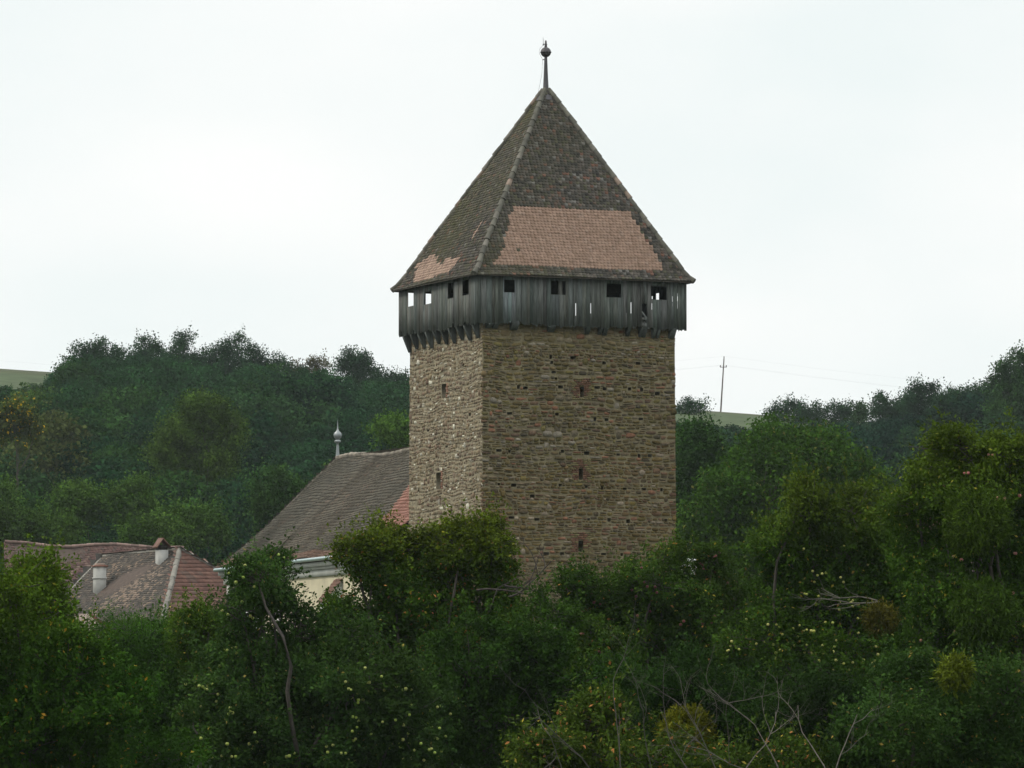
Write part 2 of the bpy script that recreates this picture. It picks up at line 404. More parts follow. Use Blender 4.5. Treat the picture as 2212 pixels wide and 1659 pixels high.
# -------- the boarded gallery
OG = .36
G0 = C0 + OG * (nA + nB); GL = S + 2 * OG
def gface(d, n, o): return dict(o=o, d=d, n=n)
GA = gface(dA, nA, G0); GB = gface(dB, nB, G0)
GC = gface(dA, -nA, G0 + dB * GL); GD = gface(dB, -nB, G0 + dA * GL)
def gloc(Gf, u, v):
    p = hit(u, v, Gf['o'], Gf['n']); return (p - Gf['o']) @ Gf['d'], p[2]
def grect(Gf, u0, v0, u1, v1):
    a, b = gloc(Gf, u0, v0), gloc(Gf, u1, v1); return [min(a[0], b[0]), max(a[0], b[0]), min(a[1], b[1]), max(a[1], b[1])]
winA = [grect(GA, 1089, 604, 1112, 632), grect(GA, 1190, 606, 1222, 637), grect(GA, 1310, 612, 1342, 643), grect(GA, 1406, 618, 1440, 648)]
slitA = [grect(GA, *q) for q in [(1242.6, 655, 1244.6, 684), (1275.4, 655, 1277.2, 677), (1352.2, 653, 1353.8, 676), (1362, 653, 1364, 677), (1407.4, 655, 1408.9, 669), (1452.2, 640, 1453.4, 652), (1463, 640, 1464.2, 650), (1452.5, 655, 1453.3, 662)]]
doorA = [grect(GA, 1386, 656, 1397.5, 686), grect(GA, 1386, 692, 1397, 699)]
winB = [grect(GB, 880.5, 631, 893.5, 660), grect(GB, 916.5, 632, 931.5, 655), grect(GB, 967, 613, 980.5, 643), grect(GB, 1000, 606, 1013.5, 636)]
slitB = [grect(GB, 915.3, 658, 916.2, 672), grect(GB, 931, 656, 931.8, 664)]
# openings of the far boards that line up with daylight
def through(rects_px, Gf, m=.0):
    out = []
    for (u0, v0, u1, v1) in rects_px:
        r = grect(Gf, u0, v0, u1, v1)
        if -0.2 < r[0] and r[1] < GL + .2: out.append([r[0] - m, r[1] + m, r[2] - m, r[3] + m])
    return out
winC = through([(878, 628, 934, 664), (1240, 650, 1281, 686), (1418, 632, 1426, 647)], GC)
winD = through([(1350, 650, 1367, 680), (1404, 653, 1411, 671), (1449, 636, 1467, 666), (1417, 634, 1424, 648), (1407, 640, 1411, 646)], GD)
def boards(Gf, cuts, colf, zt, ztilt=0.0, width=.2, teeth=True):
    mb = MB(); s = 0.0
    while s < GL - .02:
        w = min(width * rng.uniform(.6, 1.25), GL - s)
        if GL - s - w < .06: w = GL - s
        zb = ZH0 + ztilt * s / GL + rng.normal(0, .025) + .03 * sin(s * 1.1)
        if rng.random() < .06: zb += rng.uniform(.08, .25)
        out = rng.uniform(0, .022); gap = rng.choice([.004, .008, .016, .026], p=[.4, .35, .15, .1])
        x0, x1 = s + gap / 2, s + w - gap / 2
        X_ = sorted(set([x0, x1] + [q for c in cuts for q in c[:2] if x0 < q < x1]))
        Z_ = sorted(set([zb, zt] + [q for c in cuts for q in c[2:] if zb < q < zt]))
        col = colf(s) * rng.uniform(.72, 1.28) * np.array([rng.uniform(.94, 1.12), 1, rng.uniform(.92, 1.03)])
        for a, b in zip(X_[:-1], X_[1:]):
            run = None
            for c, e in zip(Z_[:-1], Z_[1:]):
                mx, mz = (a + b) / 2, (c + e) / 2
                if any(q[0] < mx < q[1] and q[2] < mz < q[3] for q in cuts):
                    if run: mb.box(Gf['o'] + Gf['d'] * a + Gf['n'] * out + [0, 0, run[0]], Gf['d'] * (b - a), Gf['n'] * -.03, [0, 0, run[1] - run[0]], col); run = None
                else: run = (run[0], e) if run else (c, e)
            if run: mb.box(Gf['o'] + Gf['d'] * a + Gf['n'] * out + [0, 0, run[0]], Gf['d'] * (b - a), Gf['n'] * -.03, [0, 0, run[1] - run[0]], col)
        if teeth:
            k = rng.integers(1, 4); e_ = np.sort(rng.uniform(x0, x1, k * 2)); 
            for q in range(k):
                a, b = e_[2 * q], e_[2 * q + 1]
                if b - a > .012:
                    ln = rng.uniform(.02, .09); o_ = Gf['o'] + Gf['n'] * out; zz = [0, 0, 1]
                    P = [o_ + Gf['d'] * a, o_ + Gf['d'] * b]; mid = o_ + Gf['d'] * (a + (b - a) * rng.uniform(.2, .8))
                    V = [P[0] + [0, 0, zb], P[1] + [0, 0, zb], mid + [0, 0, zb - ln]]; V = V + [p - Gf['n'] * .03 for p in V]
                    mb.add(V, [[0, 2, 5, 3], [2, 1, 4, 5]], col); mb.add(V, [[0, 1, 2], [3, 5, 4]], col)
        s += w
    return mb
ZG = ZE + .10
woodc = lambda s: np.array([.095, .112, .112])
def woodA(s):
    if 1.0 < s < 2.0: return np.array([.12, .14, .138])
    return np.array([.088, .098, .092])
gallery = boards(GA, winA + slitA + doorA, woodA, ZG, -.02)
go = gallery.build('gallery_boards', M_wood, tower)
boards(GB, winB + slitB, lambda s: np.array([.098, .106, .10]), ZG, .12).build('gallery_boards', M_wood, tower)
boards(GC, winC, woodc, ZG, .05, teeth=False).build('gallery_boards', M_wood, tower)
boards(GD, winD, woodc, ZG, .05, teeth=False).build('gallery_boards', M_wood, tower)
# floor, posts, brace behind the missing board
fl = MB(); I0 = C0 + (OG - .06) * (nA + nB); IL = GL - .12
fl.box(I0 + [0, 0, ZH0 + .28], dA * IL, dB * IL, [0, 0, .12], [.09, .085, .075]); fl.build('gallery_floor', M_wood, tower)
for Gf in (GA, GB, GC, GD):
    for k in range(4):
        s = .12 + k * (GL - .4) / 3.0
        if any(c[0] - .16 < s < c[1] + .02 for c in (winA + slitA + doorA if Gf is GA else winB if Gf is GB else winC if Gf is GC else winD)): s += .5
        if Gf is GA and k == 3: s = GL - .22
        p = MB(); p.box(Gf['o'] + Gf['d'] * s - Gf['n'] * .2 + [0, 0, ZH0 + .4], Gf['d'] * .15, Gf['n'] * .15, [0, 0, ZG - ZH0 - .4], [.09, .09, .08]); p.build('post', M_wood, tower)
bz = MB(); a = hit(1386, 672, GA['o'], nA) - nA * .08; b = hit(1399, 688, GA['o'], nA) - nA * .08; bz.tube([a + (a - b) * .25, b + (b - a) * .3], .05, 4, [.15, .16, .155])
a = hit(1380, 690, GA['o'], nA) - nA * .06; b = hit(1402, 691, GA['o'], nA) - nA * .06; bz.tube([a, b], .045, 4, [.12, .13, .125])
bz.build('brace', M_wood, tower)
# brackets
def bracket(o, d, n, s, w, drop):
    m = MB(); z1 = ZH0 + .2; z0 = ZH0 - drop; c = np.array([.085, .092, .088]) * rng.uniform(.7, 1.3)
    p = o + d * s; q = p + d * w
    prof = [(.03, z0), (.09, z0), (OG - .02, ZH0 - .02), (OG - .02, z1), (.03, z1)]
    V = [p + n * a + [0, 0, b] for a, b in prof] + [q + n * a + [0, 0, b] for a, b in prof]
    m.add(V, [[0, 1, 6, 5], [1, 2, 7, 6], [2, 3, 8, 7], [3, 4, 9, 8], [4, 0, 5, 9]], c); m.add(V, [[4, 3, 2, 1, 0], [5, 6, 7, 8, 9]], c)
    m.build('bracket', M_wood, tower)
for uu, w, dr in [(1048, .22, .30), (1062, .2, .32), (1100, .3, .38), (1181, .28, .42), (1262, .17, .5), (1290, .13, .5), (1300, .16, .55), (1350, .15, .55), (1378, .14, .6), (1386, .12, .6), (1406, .13, .62), (1416, .1, .62), (1443, .24, .62)]:
    bracket(C0, dA, nA, locA(uu, 730)[0], w, dr * .6)
for k in range(10):
    bracket(C0, dB, nB, .25 + k * (S - .45) / 9, .16, .55 + .06 * sin(k * 2.3))
rim = MB()
for Gf in (GA, GB, GC, GD):
    rim.box(Gf['o'] + Gf['d'] * .05 - Gf['n'] * .05 + [0, 0, ZH0 + .12], Gf['d'] * (GL - .1), -Gf['n'] * .16, [0, 0, .16], [.055, .055, .05])
rim.build('bearer_beam', M_wood, tower)

# -------- pyramid roof
prof = [(.60, 0.0), (.40, .20), (.22, .48), (.06, .82), (-.12, 1.14)]
rings = [(S / 2 + o_, ZE + z_) for o_, z_ in prof]
r1, z1 = rings[-1]
for k in range(1, 9): rings.append((r1 + (.10 - r1) * k / 8, z1 + (ZT - z1) * k / 8))
def rcen(z):
    t = smooth((z - ZE) / (ZT - ZE)) ; return CEN + np.array([.23, 0, 0]) * t
def ring_pt(ea, eb, k, bulge=True):
    r, z = rings[k]; c = rcen(z); z = z + (.10 if (ea, eb) == (-1, 1) else 0) * (k < 3); p = c + (dA * ea + dB * eb) * r; p[2] = z; return p
corn = dict(A=((-1, -1), (1, -1)), B=((-1, 1), (-1, -1)), C=((1, 1), (-1, 1)), D=((1, -1), (1, 1)))
patchA = [(1110, 451), (1356, 459), (1372, 490), (1396, 520), (1418, 550), (1440, 600), (1062, 586), (1087, 540), (1090, 505)]
patchB = [(893, 615), (899, 575), (918, 566), (930, 553), (942, 556), (944, 572), (954, 574), (962, 562), (994, 560), (972, 588), (935, 603)]
old_cols = [[.085, .075, .062], [.072, .066, .058], [.085, .082, .055], [.115, .10, .085], [.16, .085, .062], [.17, .16, .145], [.058, .054, .048], [.125, .09, .07]]
def colA(c, r, n):
    k = len(c); col = pick(old_cols, [5, 5, 3, 4, .9, 1.0, 3, 1.2], k) * rng.uniform(.75, 1.25, (k, 1))
    moss = (np.clip(N1(c, .6) * .3 + .12, 0, .6) * rng.uniform(.3, 1.3, k))[:, None]; col = col * (1 - moss) + moss * np.array([.078, .075, .045])
    u, v = proj(c); u2 = u + rng.normal(0, 2, k); v2 = v + rng.normal(0, .8, k)
    new = poly_in(u2, v2, patchA) & (r > 3)
    new &= ~(((abs(u - 1120) < 4) & (abs(v - 544) < 5)) | ((abs(u - 1341) < 2.5) & (abs(v - 522) < 5)))
    nc = pick([[.325, .218, .162], [.34, .228, .172], [.31, .205, .152], [.345, .24, .185]], [4, 4, 3, 1], k) * rng.uniform(.95, 1.05, (k, 1))
    col[new] = nc[new]; return col
def colB(c, r, n):
    k = len(c); col = pick(old_cols, [5, 4, 5, 3, .6, .4, 4, 1], k) * rng.uniform(.75, 1.2, (k, 1))
    moss = (np.clip(N2(c, .7) * .35 + .12, 0, .6) * rng.uniform(.2, 1.3, k))[:, None]; col = col * (1 - moss) + moss * np.array([.085, .085, .035])
    u, v = proj(c); u2 = u + rng.normal(0, 1.5, k); v2 = v + rng.normal(0, .8, k)
    new = poly_in(u2, v2, patchB) | ((abs(u + v * .62 - 1340) < 1.3) & (v > 480) & (v < 520))
    nc = pick([[.38, .27, .21], [.34, .235, .185]], [1, 1], k) * rng.uniform(.9, 1.1, (k, 1)); col[new] = nc[new]; return col
roofm = MB()
for key, cf in (('A', colA), ('B', colB), ('C', colB), ('D', colA)):
    (a1, b1), (a2, b2) = corn[key]
    Lp = [ring_pt(a1, b1, k) for k in range(len(rings))]; Rp = [ring_pt(a2, b2, k) for k in range(len(rings))]
    tile_rows(roofm, Lp, Rp, .15, .135, cf, lift=.038, wav=.022, jit=.007, tip=.5)
    for k in range(len(rings) - 1):
        roofm.add(np.array([Lp[k], Rp[k], Rp[k + 1], Lp[k + 1]]) - [0, 0, .03], [0, 1, 2, 3], [.05, .045, .035])
roof_o = roofm.build('roof', M_tile, tower)
hip = MB()
def hipcol(a):
    return pick([[.115, .11, .09], [.14, .13, .11], [.19, .145, .115], [.085, .082, .068]], [4, 3, 1.2, 3], 1)[0] * rng.uniform(.8, 1.2)
for ea, eb in ((-1, -1), (1, -1), (-1, 1), (1, 1)):
    for k in range(len(rings) - 1):
        caps(hip, ring_pt(ea, eb, k) + [0, 0, .03], ring_pt(ea, eb, k + 1) + [0, 0, .03], .115, .3, hipcol)
hip.build('hip_tiles', M_tile, roof_o).location = (0, 0, 0)
# finial
fin = MB(); ap = rcen(ZT); ap[2] = ZT
zb_ = lambda v: at(1176, v, 150.7)[2]
mc = np.array([.06, .055, .06])
fin.lathe(ap, [(.42, -.42), (.30, -.24), (.16, -.06), (.115, .12), (.085, .7), (.06, zb_(124) - ZT), (.06, zb_(103) - ZT), (.05, zb_(97) - ZT), (.035, zb_(88) - ZT), (.0, zb_(87) - ZT)], 10, mc)
fo = fin.build('finial', M_metal, tower, smooth_=True)
ball = MB(); bc = ap.copy(); bc[2] = zb_(113); R_ = .215
ball.lathe(bc, [(R_ * sin(a) + .0, -R_ * cos(a) * .98) for a in np.linspace(0.02, pi / 2 - .05, 8)] + [(R_ * 1.08, -.012), (R_ * 1.08, .012)] + [(R_ * sin(a), -R_ * cos(a) * .98) for a in np.linspace(pi / 2 + .05, pi - .02, 8)], 16, mc * .9)
ball.build('ball', M_metal, fo, smooth_=False).location = (0, 0, 0)
rod = MB(); x_ = -.1
rod.tube([ap + [x_, 0, zb_(99) - ZT], ap + [x_ - .01, 0, zb_(81) - ZT]], [.014, .006], 5, mc)
rod.tube([ap + [x_ - .03, 0, zb_(96) - ZT], ap + [.06, 0, zb_(96) - ZT]], .018, 5, mc)
rod.tube([ap + [x_ - .03, 0, zb_(129) - ZT], ap + [0, 0, zb_(129) - ZT]], .02, 5, mc)
rod.tube([ap + [x_ - .0, 0, zb_(97) - ZT], ap + [-.25, 0, zb_(106) - ZT], ap + [-.26, 0, zb_(116) - ZT], ap + [-.13, 0, zb_(129) - ZT], ap + [-.16, 0, zb_(160) - ZT], ap + [-.33, -.1, zb_(205) - ZT]], .006, 4, mc * 2)
rod.build('lightning_rod', M_metal, fo).location = (0, 0, 0)

# ------------------------------------------------------------------ the church
E1 = at(468, 1229, 190.); E2_ = at(735, 1199, 165.)
wd = nrm((E2_ - E1) * [1, 1, 0]); ni = np.array([-wd[1], wd[0], 0]);  # inward normal
if ni[0] < 0: ni = -ni
no = -ni
church = thing('church', 'long pale yellow church with a dark tiled hipped roof behind the tower', 'church', (E1[0] + 12, E1[1] - 10, float(H(E1[0], E1[1]))))
def on_line(p0, d, u):   # parameter where the line reaches column u
    k = (u - UC) / F
    return (k * p0[1] - p0[0]) / (d[0] - k * d[1])
LEN = 31.0; HWc = 5.8
zs = (E2_[2] - E1[2]) / np.linalg.norm((E2_ - E1)[:2])
def eave(t): return E1 + wd * t + [0, 0, zs * min(t, 27)]
R0 = E1 + ni * HWc; t0 = on_line(R0, wd, 729)
Rp0 = R0 + wd * t0; Rp0[2] = at(729, 991, Rp0[1])[2]
t1_ = on_line(R0, wd, 884); Rp1 = R0 + wd * t1_; Rp1[2] = at(884, 976, Rp1[1])[2]
def ridge(t):
    k = (t - t0) / (t1_ - t0); p = R0 + wd * t; p[2] = Rp0[2] + (Rp1[2] - Rp0[2]) * min(k, 1.2) + .10 * sin(k * 7) * (0 < k < 1.4); return p
def prof_c(e, r, m=9, bell=.35):
    out = []
    for k in range(m):
        q = k / (m - 1); p = e + (r - e) * q; p = p + [0, 0, -bell * sin(pi * min(1, q * 1.0)) * (1 - q) * 1.3]; out.append(p)
    return out
colsC = [[.115, .10, .078], [.10, .086, .068], [.14, .12, .092], [.085, .075, .06], [.17, .12, .092]]
patchC = [(889, 1045), (838, 1112), (800, 1150), (889, 1160)]
def colC(c, r, n):
    k = len(c); col = pick(colsC, [5, 5, 3, 3, .6], k) * rng.uniform(.85, 1.15, (k, 1))
    s = (c - E1) @ wd
    blot = smooth((N2(c * [1, 1, .7], .22) + .2) / 1.6)[:, None]; col = col * (1 - .35 * blot) + .35 * blot * np.array([.055, .06, .05])
    if r < 3: col = pick([[.19, .12, .09], [.165, .108, .08]], [1, 1], k) * rng.uniform(.85, 1.15, (k, 1))
    u, v = proj(c); m = poly_in(u, v, patchC); col[m] = (np.array([.30, .155, .12]) * rng.uniform(.9, 1.1, (k, 1)))[m]
    return col
crm = MB()
def strip(mb, ea, eb, ra, rb, w, e, cf, **kw):
    Lp, Rp = prof_c(ea, ra), prof_c(eb, rb); tile_rows(mb, Lp, Rp, w, e, cf, **kw)
    for k in range(len(Lp) - 1): mb.add(np.array([Lp[k], Rp[k], Rp[k + 1], Lp[k + 1]]) - [0, 0, .04], [0, 1, 2, 3], [.07, .06, .05])
NS = 10
ts = np.linspace(0, LEN, NS + 1)
tr = np.linspace(t0, LEN, NS + 1)
for k in range(NS): strip(crm, eave(ts[k]), eave(ts[k + 1]), ridge(tr[k]), ridge(tr[k + 1]), .19, .21, colC, lift=.085, wav=.04, jit=.009, tip=.2)
far = lambda t: eave(t) + ni * 2 * HWc
strip(crm, far(0), eave(0), ridge(t0), ridge(t0) + wd * .05, .19, .21, colC, lift=.05)
for k in (0,): strip(crm, far(LEN), far(0), ridge(LEN), ridge(t0), .3, .4, colC, lift=.05)
cro = crm.build('roof', M_tile, church)
cap = MB(); cc = np.array([.16, .14, .115])
pe = prof_c(eave(0), ridge(t0))
for a, b in zip(pe[:-1], pe[1:]): caps(cap, a + [0, 0, .03], b + [0, 0, .03], .09, .33, cc)
for k in range(NS): caps(cap, ridge(tr[k]) + [0, 0, .04], ridge(tr[k + 1]) + [0, 0, .04], .13, .38, cc * 1.25)
cap.build('ridge_tiles', M_tile, cro).location = (0, 0, 0)
# walls
cw = MB(); zg = float(H(E1[0], E1[1])) - .4; ins = .45
Wp = [eave(.45) + ni * ins, eave(LEN) + ni * ins, far(LEN) - ni * ins, far(.45) - ni * ins]
ztw = lambda p: p[2] - .55
ycol = np.array([.58, .52, .37])
def quadwall(a, b, zt_a, zt_b, col):
    V = [[a[0], a[1], zg], [b[0], b[1], zg], [b[0], b[1], zt_b], [a[0], a[1], zt_a]]; cw.add(V, [0, 1, 2, 3], col)
for a, b in ((Wp[0], Wp[1]), (Wp[1], Wp[2]), (Wp[2], Wp[3]), (Wp[3], Wp[0])): quadwall(a, b, ztw(a), ztw(b), ycol)
ge_ = [eave(LEN - .1) - [0, 0, .6], far(LEN - .1) - [0, 0, .6], ridge(LEN - .1) - [0, 0, .1]]; cw.add(ge_, [0, 1, 2], ycol)
cwo = cw.build('wall', M_plaster, church)
# stain band below the cornice
def along(t, out=0.0, z=0.0): p = eave(t) + ni * ins + no * out; p[2] += z; return p
tc_ = on_line(along(0), wd, 607)
# white corner band and second band
for ta, tb in ((.45, 1.4), (tc_ - 1.3, tc_ + .15)):
    tw = MB()
    a, b = along(ta, .02), along(tb, .02)
    tw.box([a[0], a[1], zg], (b - a) * [1, 1, 0], ni * .02, [0, 0, a[2] - .56 - zg], [.50, .49, .45])
    tw.build('quoin_band', M_plaster, church)
co = MB()
for zt, zb2, out in ((-.16, -.36, .34), (-.36, -.48, .22), (-.48, -.80, .10)):
    a, b = along(.1, 0, 0), along(LEN, 0, 0)
    co.box([a[0], a[1], a[2] + zb2], b - a, no * out, [0, 0, zt - zb2], [.50, .50, .46])
    a2 = far(.1) - ni * ins
    co.box([a[0], a[1], a[2] + zb2] + no * out, (a2 - a) * [1, 1, 0] * 1, -wd * -.0 + -wd * (out * .8), [0, 0, zt - zb2], [.50, .50, .46])
co.build('cornice', M_plaster, church)
gu = MB(); gu.tube([eave(-.15) + no * .07 + [0, 0, -.06], eave(13) + no * .07 + [0, 0, -.07], eave(27) + no * .07 + [0, 0, -.07], eave(LEN) + no * .07 + [0, 0, -.07]], .085, 8, [.38, .47, .47])
gu.tube([eave(-.1) + no * .05 + [0, 0, -.06], far(-.1) + [0, 0, -.06]], .085, 8, [.38, .47, .47])
gu.build('gutter', M_zinc, church)
# buttresses
def buttress(ub, w=1.15, pr=.75, ztop_v=1254):
    tb = on_line(along(0), wd, ub); p = along(tb); zt2 = at(ub, ztop_v, p[1])[2]; zl = zt2 - .95
    m = MB(); c = [.66, .665, .66]
    P = lambda s, o_, z: np.array([*(p + wd * s + no * o_)[:2], z])
    V = [P(0, 0, zg), P(w, 0, zg), P(w, pr, zg), P(0, pr, zg), P(0, 0, zt2), P(w, 0, zt2), P(w, pr, zl + .05), P(0, pr, zl + .05)]
    m.add(V, [[0, 1, 5, 4], [1, 2, 6, 5], [2, 3, 7, 6], [3, 0, 4, 7], [4, 5, 6, 7]], c)
    bo = m.build('buttress', M_plaster, church)
    t = MB()
    tile_rows(t, [P(w + .1, pr + .18, zl - .02), P(w + .1, 0, zt2 + .12)][::1], [P(-.1, pr + .18, zl - .02), P(-.1, 0, zt2 + .12)], .2, .2, lambda c, r, n: pick([[.2, .11, .08], [.16, .1, .075], [.12, .09, .07]], [2, 2, 1], len(c)), lift=.05)
    t.add([P(-.1, pr + .18, zl - .06), P(w + .1, pr + .18, zl - .06), P(w + .1, 0, zt2 + .08), P(-.1, 0, zt2 + .08)], [0, 1, 2, 3], [.15, .09, .07])
    t.build('tiled_cap', M_tile, bo).location = (0, 0, 0)
buttress(727); buttress(560)
# window niche
wn_ = MB(); tq = on_line(along(0), wd, 742); p = along(tq, .01); wn_.box([p[0], p[1], zg + 2], wd * .9, ni * .01, [0, 0, at(742, 1296, p[1])[2] - zg - 2], [.03, .03, .03]); wn_.build('window', M_plaster, church)
tq = on_line(along(0), wd, 655)
# finial on the church ridge
cf_ = MB(); rp = ridge(t0) + [0, 0, .05]; Zv = lambda v: at(730, v, rp[1])[2] - rp[2]; zc = np.array([.24, .26, .265])
cf_.lathe(rp, [(.16, -.3), (.11, 0), (.075, .35), (.06, Zv(962)), (.06, Zv(957)), (.17, Zv(955)), (.17, Zv(952)), (.07, Zv(950)), (.10, Zv(949)), (.185, Zv(945)), (.215, Zv(940)), (.18, Zv(935)), (.07, Zv(931)), (.035, Zv(926)), (.0, Zv(904))], 14, zc)
cf_.build('finial', M_zinc, church, smooth_=True)

# ------------------------------------------------------------------ houses on the left
def house_shell(o, P, ztops, zg_, col):
    m = MB(); n = len(P)
    for k in range(n):
        a, b = P[k], P[(k + 1) % n]; m.add([[a[0], a[1], zg_], [b[0], b[1], zg_], [b[0], b[1], ztops], [a[0], a[1], ztops]], [0, 1, 2, 3], col)
    return m
h1E = at(350, 1345, 215.); be = radians(54); hr = np.array([cos(be), -sin(be), 0]); hn = np.array([sin(be), cos(be), 0])
h1 = thing('farmhouse', 'hipped farmhouse with a patchy grey tile roof, red tiled end and two white chimneys', 'house', (h1E[0], h1E[1] + 6, float(H(h1E[0], h1E[1]))))
W1 = 10.4; hip1 = 4.9; L1 = 20.0
E_n = h1E; E_f = h1E - hr * L1; E_n2 = E_n + hn * W1; E_f2 = E_f + hn * W1
Rn = E_n + hn * W1 / 2; tt = on_line(Rn, hr, 389); Rn = Rn + hr * tt; Rn[2] = at(389, 1186, Rn[1])[2]
Rf = E_n + hn * W1 / 2; tt2 = on_line(Rf, hr, 226); Rf = Rf + hr * tt2; Rf[2] = at(226, 1202, Rf[1])[2]
tt3 = on_line(E_n, hr, 88); E_f = E_n + hr * tt3; E_f2 = E_f + hn * W1
colH = [[.105, .088, .076], [.085, .077, .068], [.135, .11, .09], [.072, .066, .06], [.24, .175, .13]]
def colh1(c, r, n):
    k = len(c); u, v = proj(c); patch = smooth((N1(c * [1, 1, 1], .8) - .1) / 1.3) * smooth((v - 1215) / 40)
    col = pick(colH, [5, 5, 3, 4, .7], k) * rng.uniform(.85, 1.15, (k, 1))
    m = rng.random(k) < patch * .45; col[m] = (np.array([.25, .19, .15]) * rng.uniform(.75, 1.1, (k, 1)))[m]; return col
def colred(c, r, n):
    k = len(c); col = pick([[.14, .074, .058], [.12, .066, .053], [.155, .086, .066], [.12, .078, .063]], [4, 3, 2, 1.5], k) * rng.uniform(.85, 1.12, (k, 1))
    u, v = proj(c); f = smooth((v - 1280) / 60)[:, None] * .55; return col * (1 - f) + f * np.array([.21, .14, .11])
rm = MB()
tile_rows(rm, [E_f, Rf], [E_n, Rn], .2, .21, colh1, lift=.075, wav=.035, rowjit=.012)
tile_rows(rm, [E_n, Rn], [E_n2, Rn + hn * .05], .3, .42, colred, lift=.075, jit=.004, tip=.0)
tile_rows(rm, [E_n2, Rn], [E_f2, Rf], .3, .42, colh1, lift=.05)
tile_rows(rm, [E_f2, Rf + hn * .05], [E_f, Rf], .3, .42, colh1, lift=.05)
for q4 in ([E_f, E_n, Rn, Rf], [E_n, E_n2, Rn], [E_n2, E_f2, Rf, Rn], [E_f2, E_f, Rf]):
    rm.add(np.array(q4) - [0, 0, .04], list(range(len(q4))), [.08, .06, .05])
ro1 = rm.build('roof', M_tile, h1)
rc = MB(); wc = np.array([.34, .32, .28])
for a_, b_, q_, k_ in ((Rf + [0, 0, .02], Rn + [0, 0, .02], .11, .9), (E_n, Rn, .17, .55), (E_f, Rf, .12, .8), (E_n2, Rn, .13, .6)):
    for k in range(24):
        p0 = a_ + (b_ - a_) * k / 24; p1 = a_ + (b_ - a_) * (k + 1.05) / 24; j = rng.normal(0, .012, 3); rc.tube([p0 + j, p1 + j], q_ * rng.uniform(.9, 1.1), 8, wc * k_ * rng.uniform(.8, 1.15))
rc.build('mortared_ridge', M_plaster, ro1).location = (0, 0, 0)
ctr = (E_n + E_n2 + E_f + E_f2) / 4
sh = house_shell(h1, [ctr + (p - ctr) * .93 for p in (E_n, E_n2, E_f2, E_f)], E_n[2] - .05, float(H(ctr[0], ctr[1])) - .4, [.22, .21, .18]); sh.build('wall', M_plaster, h1)
def on_plane(u, v, p0, p1, p2):
    n = np.cross(p1 - p0, p2 - p0); return hit(u, v, p0, n)
def chimney(u0, u1, vb, vt, kind):
    p = on_plane((u0 + u1) / 2, vb, E_f, E_n, Rn); zt = at(u0, vt, p[1])[2]; w = .62
    lx = (u1 - u0) / F * p[1]
    dx = nrm(np.array([.93, .37, 0])); dy = np.array([-dx[1], dx[0], 0])
    m = MB(); c = p - dx * lx * .42 - dy * .3; wd_ = lx * .8
    m.box(c + [0, 0, -.9], dx * wd_, dy * .8, [0, 0, zt - c[2] + .9], [.36, .355, .335])
    if kind == 0: m.box(c - (dx + dy) * .04 + [0, 0, (zt - c[2]) - .75], dx * (wd_ + .08), dy * .88, [0, 0, .10], [.36, .355, .335])
    o = m.build('chimney', M_plaster, h1)
    k = MB()
    if kind == 0:
        k.box(c - (dx + dy) * .09 + [0, 0, zt - c[2]], dx * (wd_ + .18), dy * .98, [0, 0, .07], [.24, .12, .09]); k.box(c + [0, 0, zt - c[2] + .07] + (dx + dy) * .05, dx * (wd_ - .1), dy * .6, [0, 0, .12], [.3, .22, .18])
    else:
        k.box(c + (dx + dy) * .05 + [0, 0, zt - c[2]], dx * (wd_ - .1), dy * .7, [0, 0, .3], [.03, .025, .02])
        a = c - (dx + dy) * .15 + [0, 0, zt - c[2] + .12]; Wk = wd_ + .3; Dk = 1.1
        mid = a + dx * Wk * .42 + [0, 0, .55]
        for q0, q1 in ((a, mid), (a + dx * Wk, mid)):
            nn_ = np.array([0, 0, .06]); V = [q0, q0 + dy * Dk, q1 + dy * Dk, q1]; V = V + [v_ + nn_ for v_ in V]
            k.add(V, [[0, 3, 2, 1], [4, 5, 6, 7], [0, 1, 5, 4], [1, 2, 6, 5], [2, 3, 7, 6], [3, 0, 4, 7]], [.15, .085, .065])
    k.build('chimney_cap', M_tile, o).location = (0, 0, 0)
chimney(203, 230, 1272, 1224, 0); chimney(338, 364, 1210, 1188, 1)
# second house behind
a = radians(9); dr2 = np.array([cos(a), sin(a), 0]); dn2 = np.array([-sin(a), cos(a), 0])
Ra = at(10, 1176, 243.); Lr = on_line(Ra, dr2, 396); Rb = Ra + dr2 * Lr; Rb[2] = at(396, 1183, Rb[1])[2]
h2 = thing('barn_house', 'long house with a wavy dull red tile roof behind the hipped farmhouse', 'house', (Ra[0] + 7, Ra[1], float(H(Ra[0] + 7, Ra[1]))))
zr = Ra[2]; ea_, eb_ = Ra - dn2 * 5.6 - [0, 0, 5.2], Rb - dn2 * 5.6 - [0, 0, 5.2]
fa_, fb_ = Ra + dn2 * 5.6 - [0, 0, 5.2], Rb + dn2 * 5.6 - [0, 0, 5.2]
def colh2(c, r, n):
    k = len(c); return pick([[.13, .078, .068], [.11, .066, .060], [.145, .095, .08], [.09, .066, .058], [.17, .12, .10]], [5, 4, 3, 2, 1], k) * rng.uniform(.8, 1.2, (k, 1))
rm = MB(); NW = 8
def wv(p, q, s): z = .16 * sin(s * 11 + 1.2) * (1 - s * .6); return p + (q - p) * s + [0, 0, z]
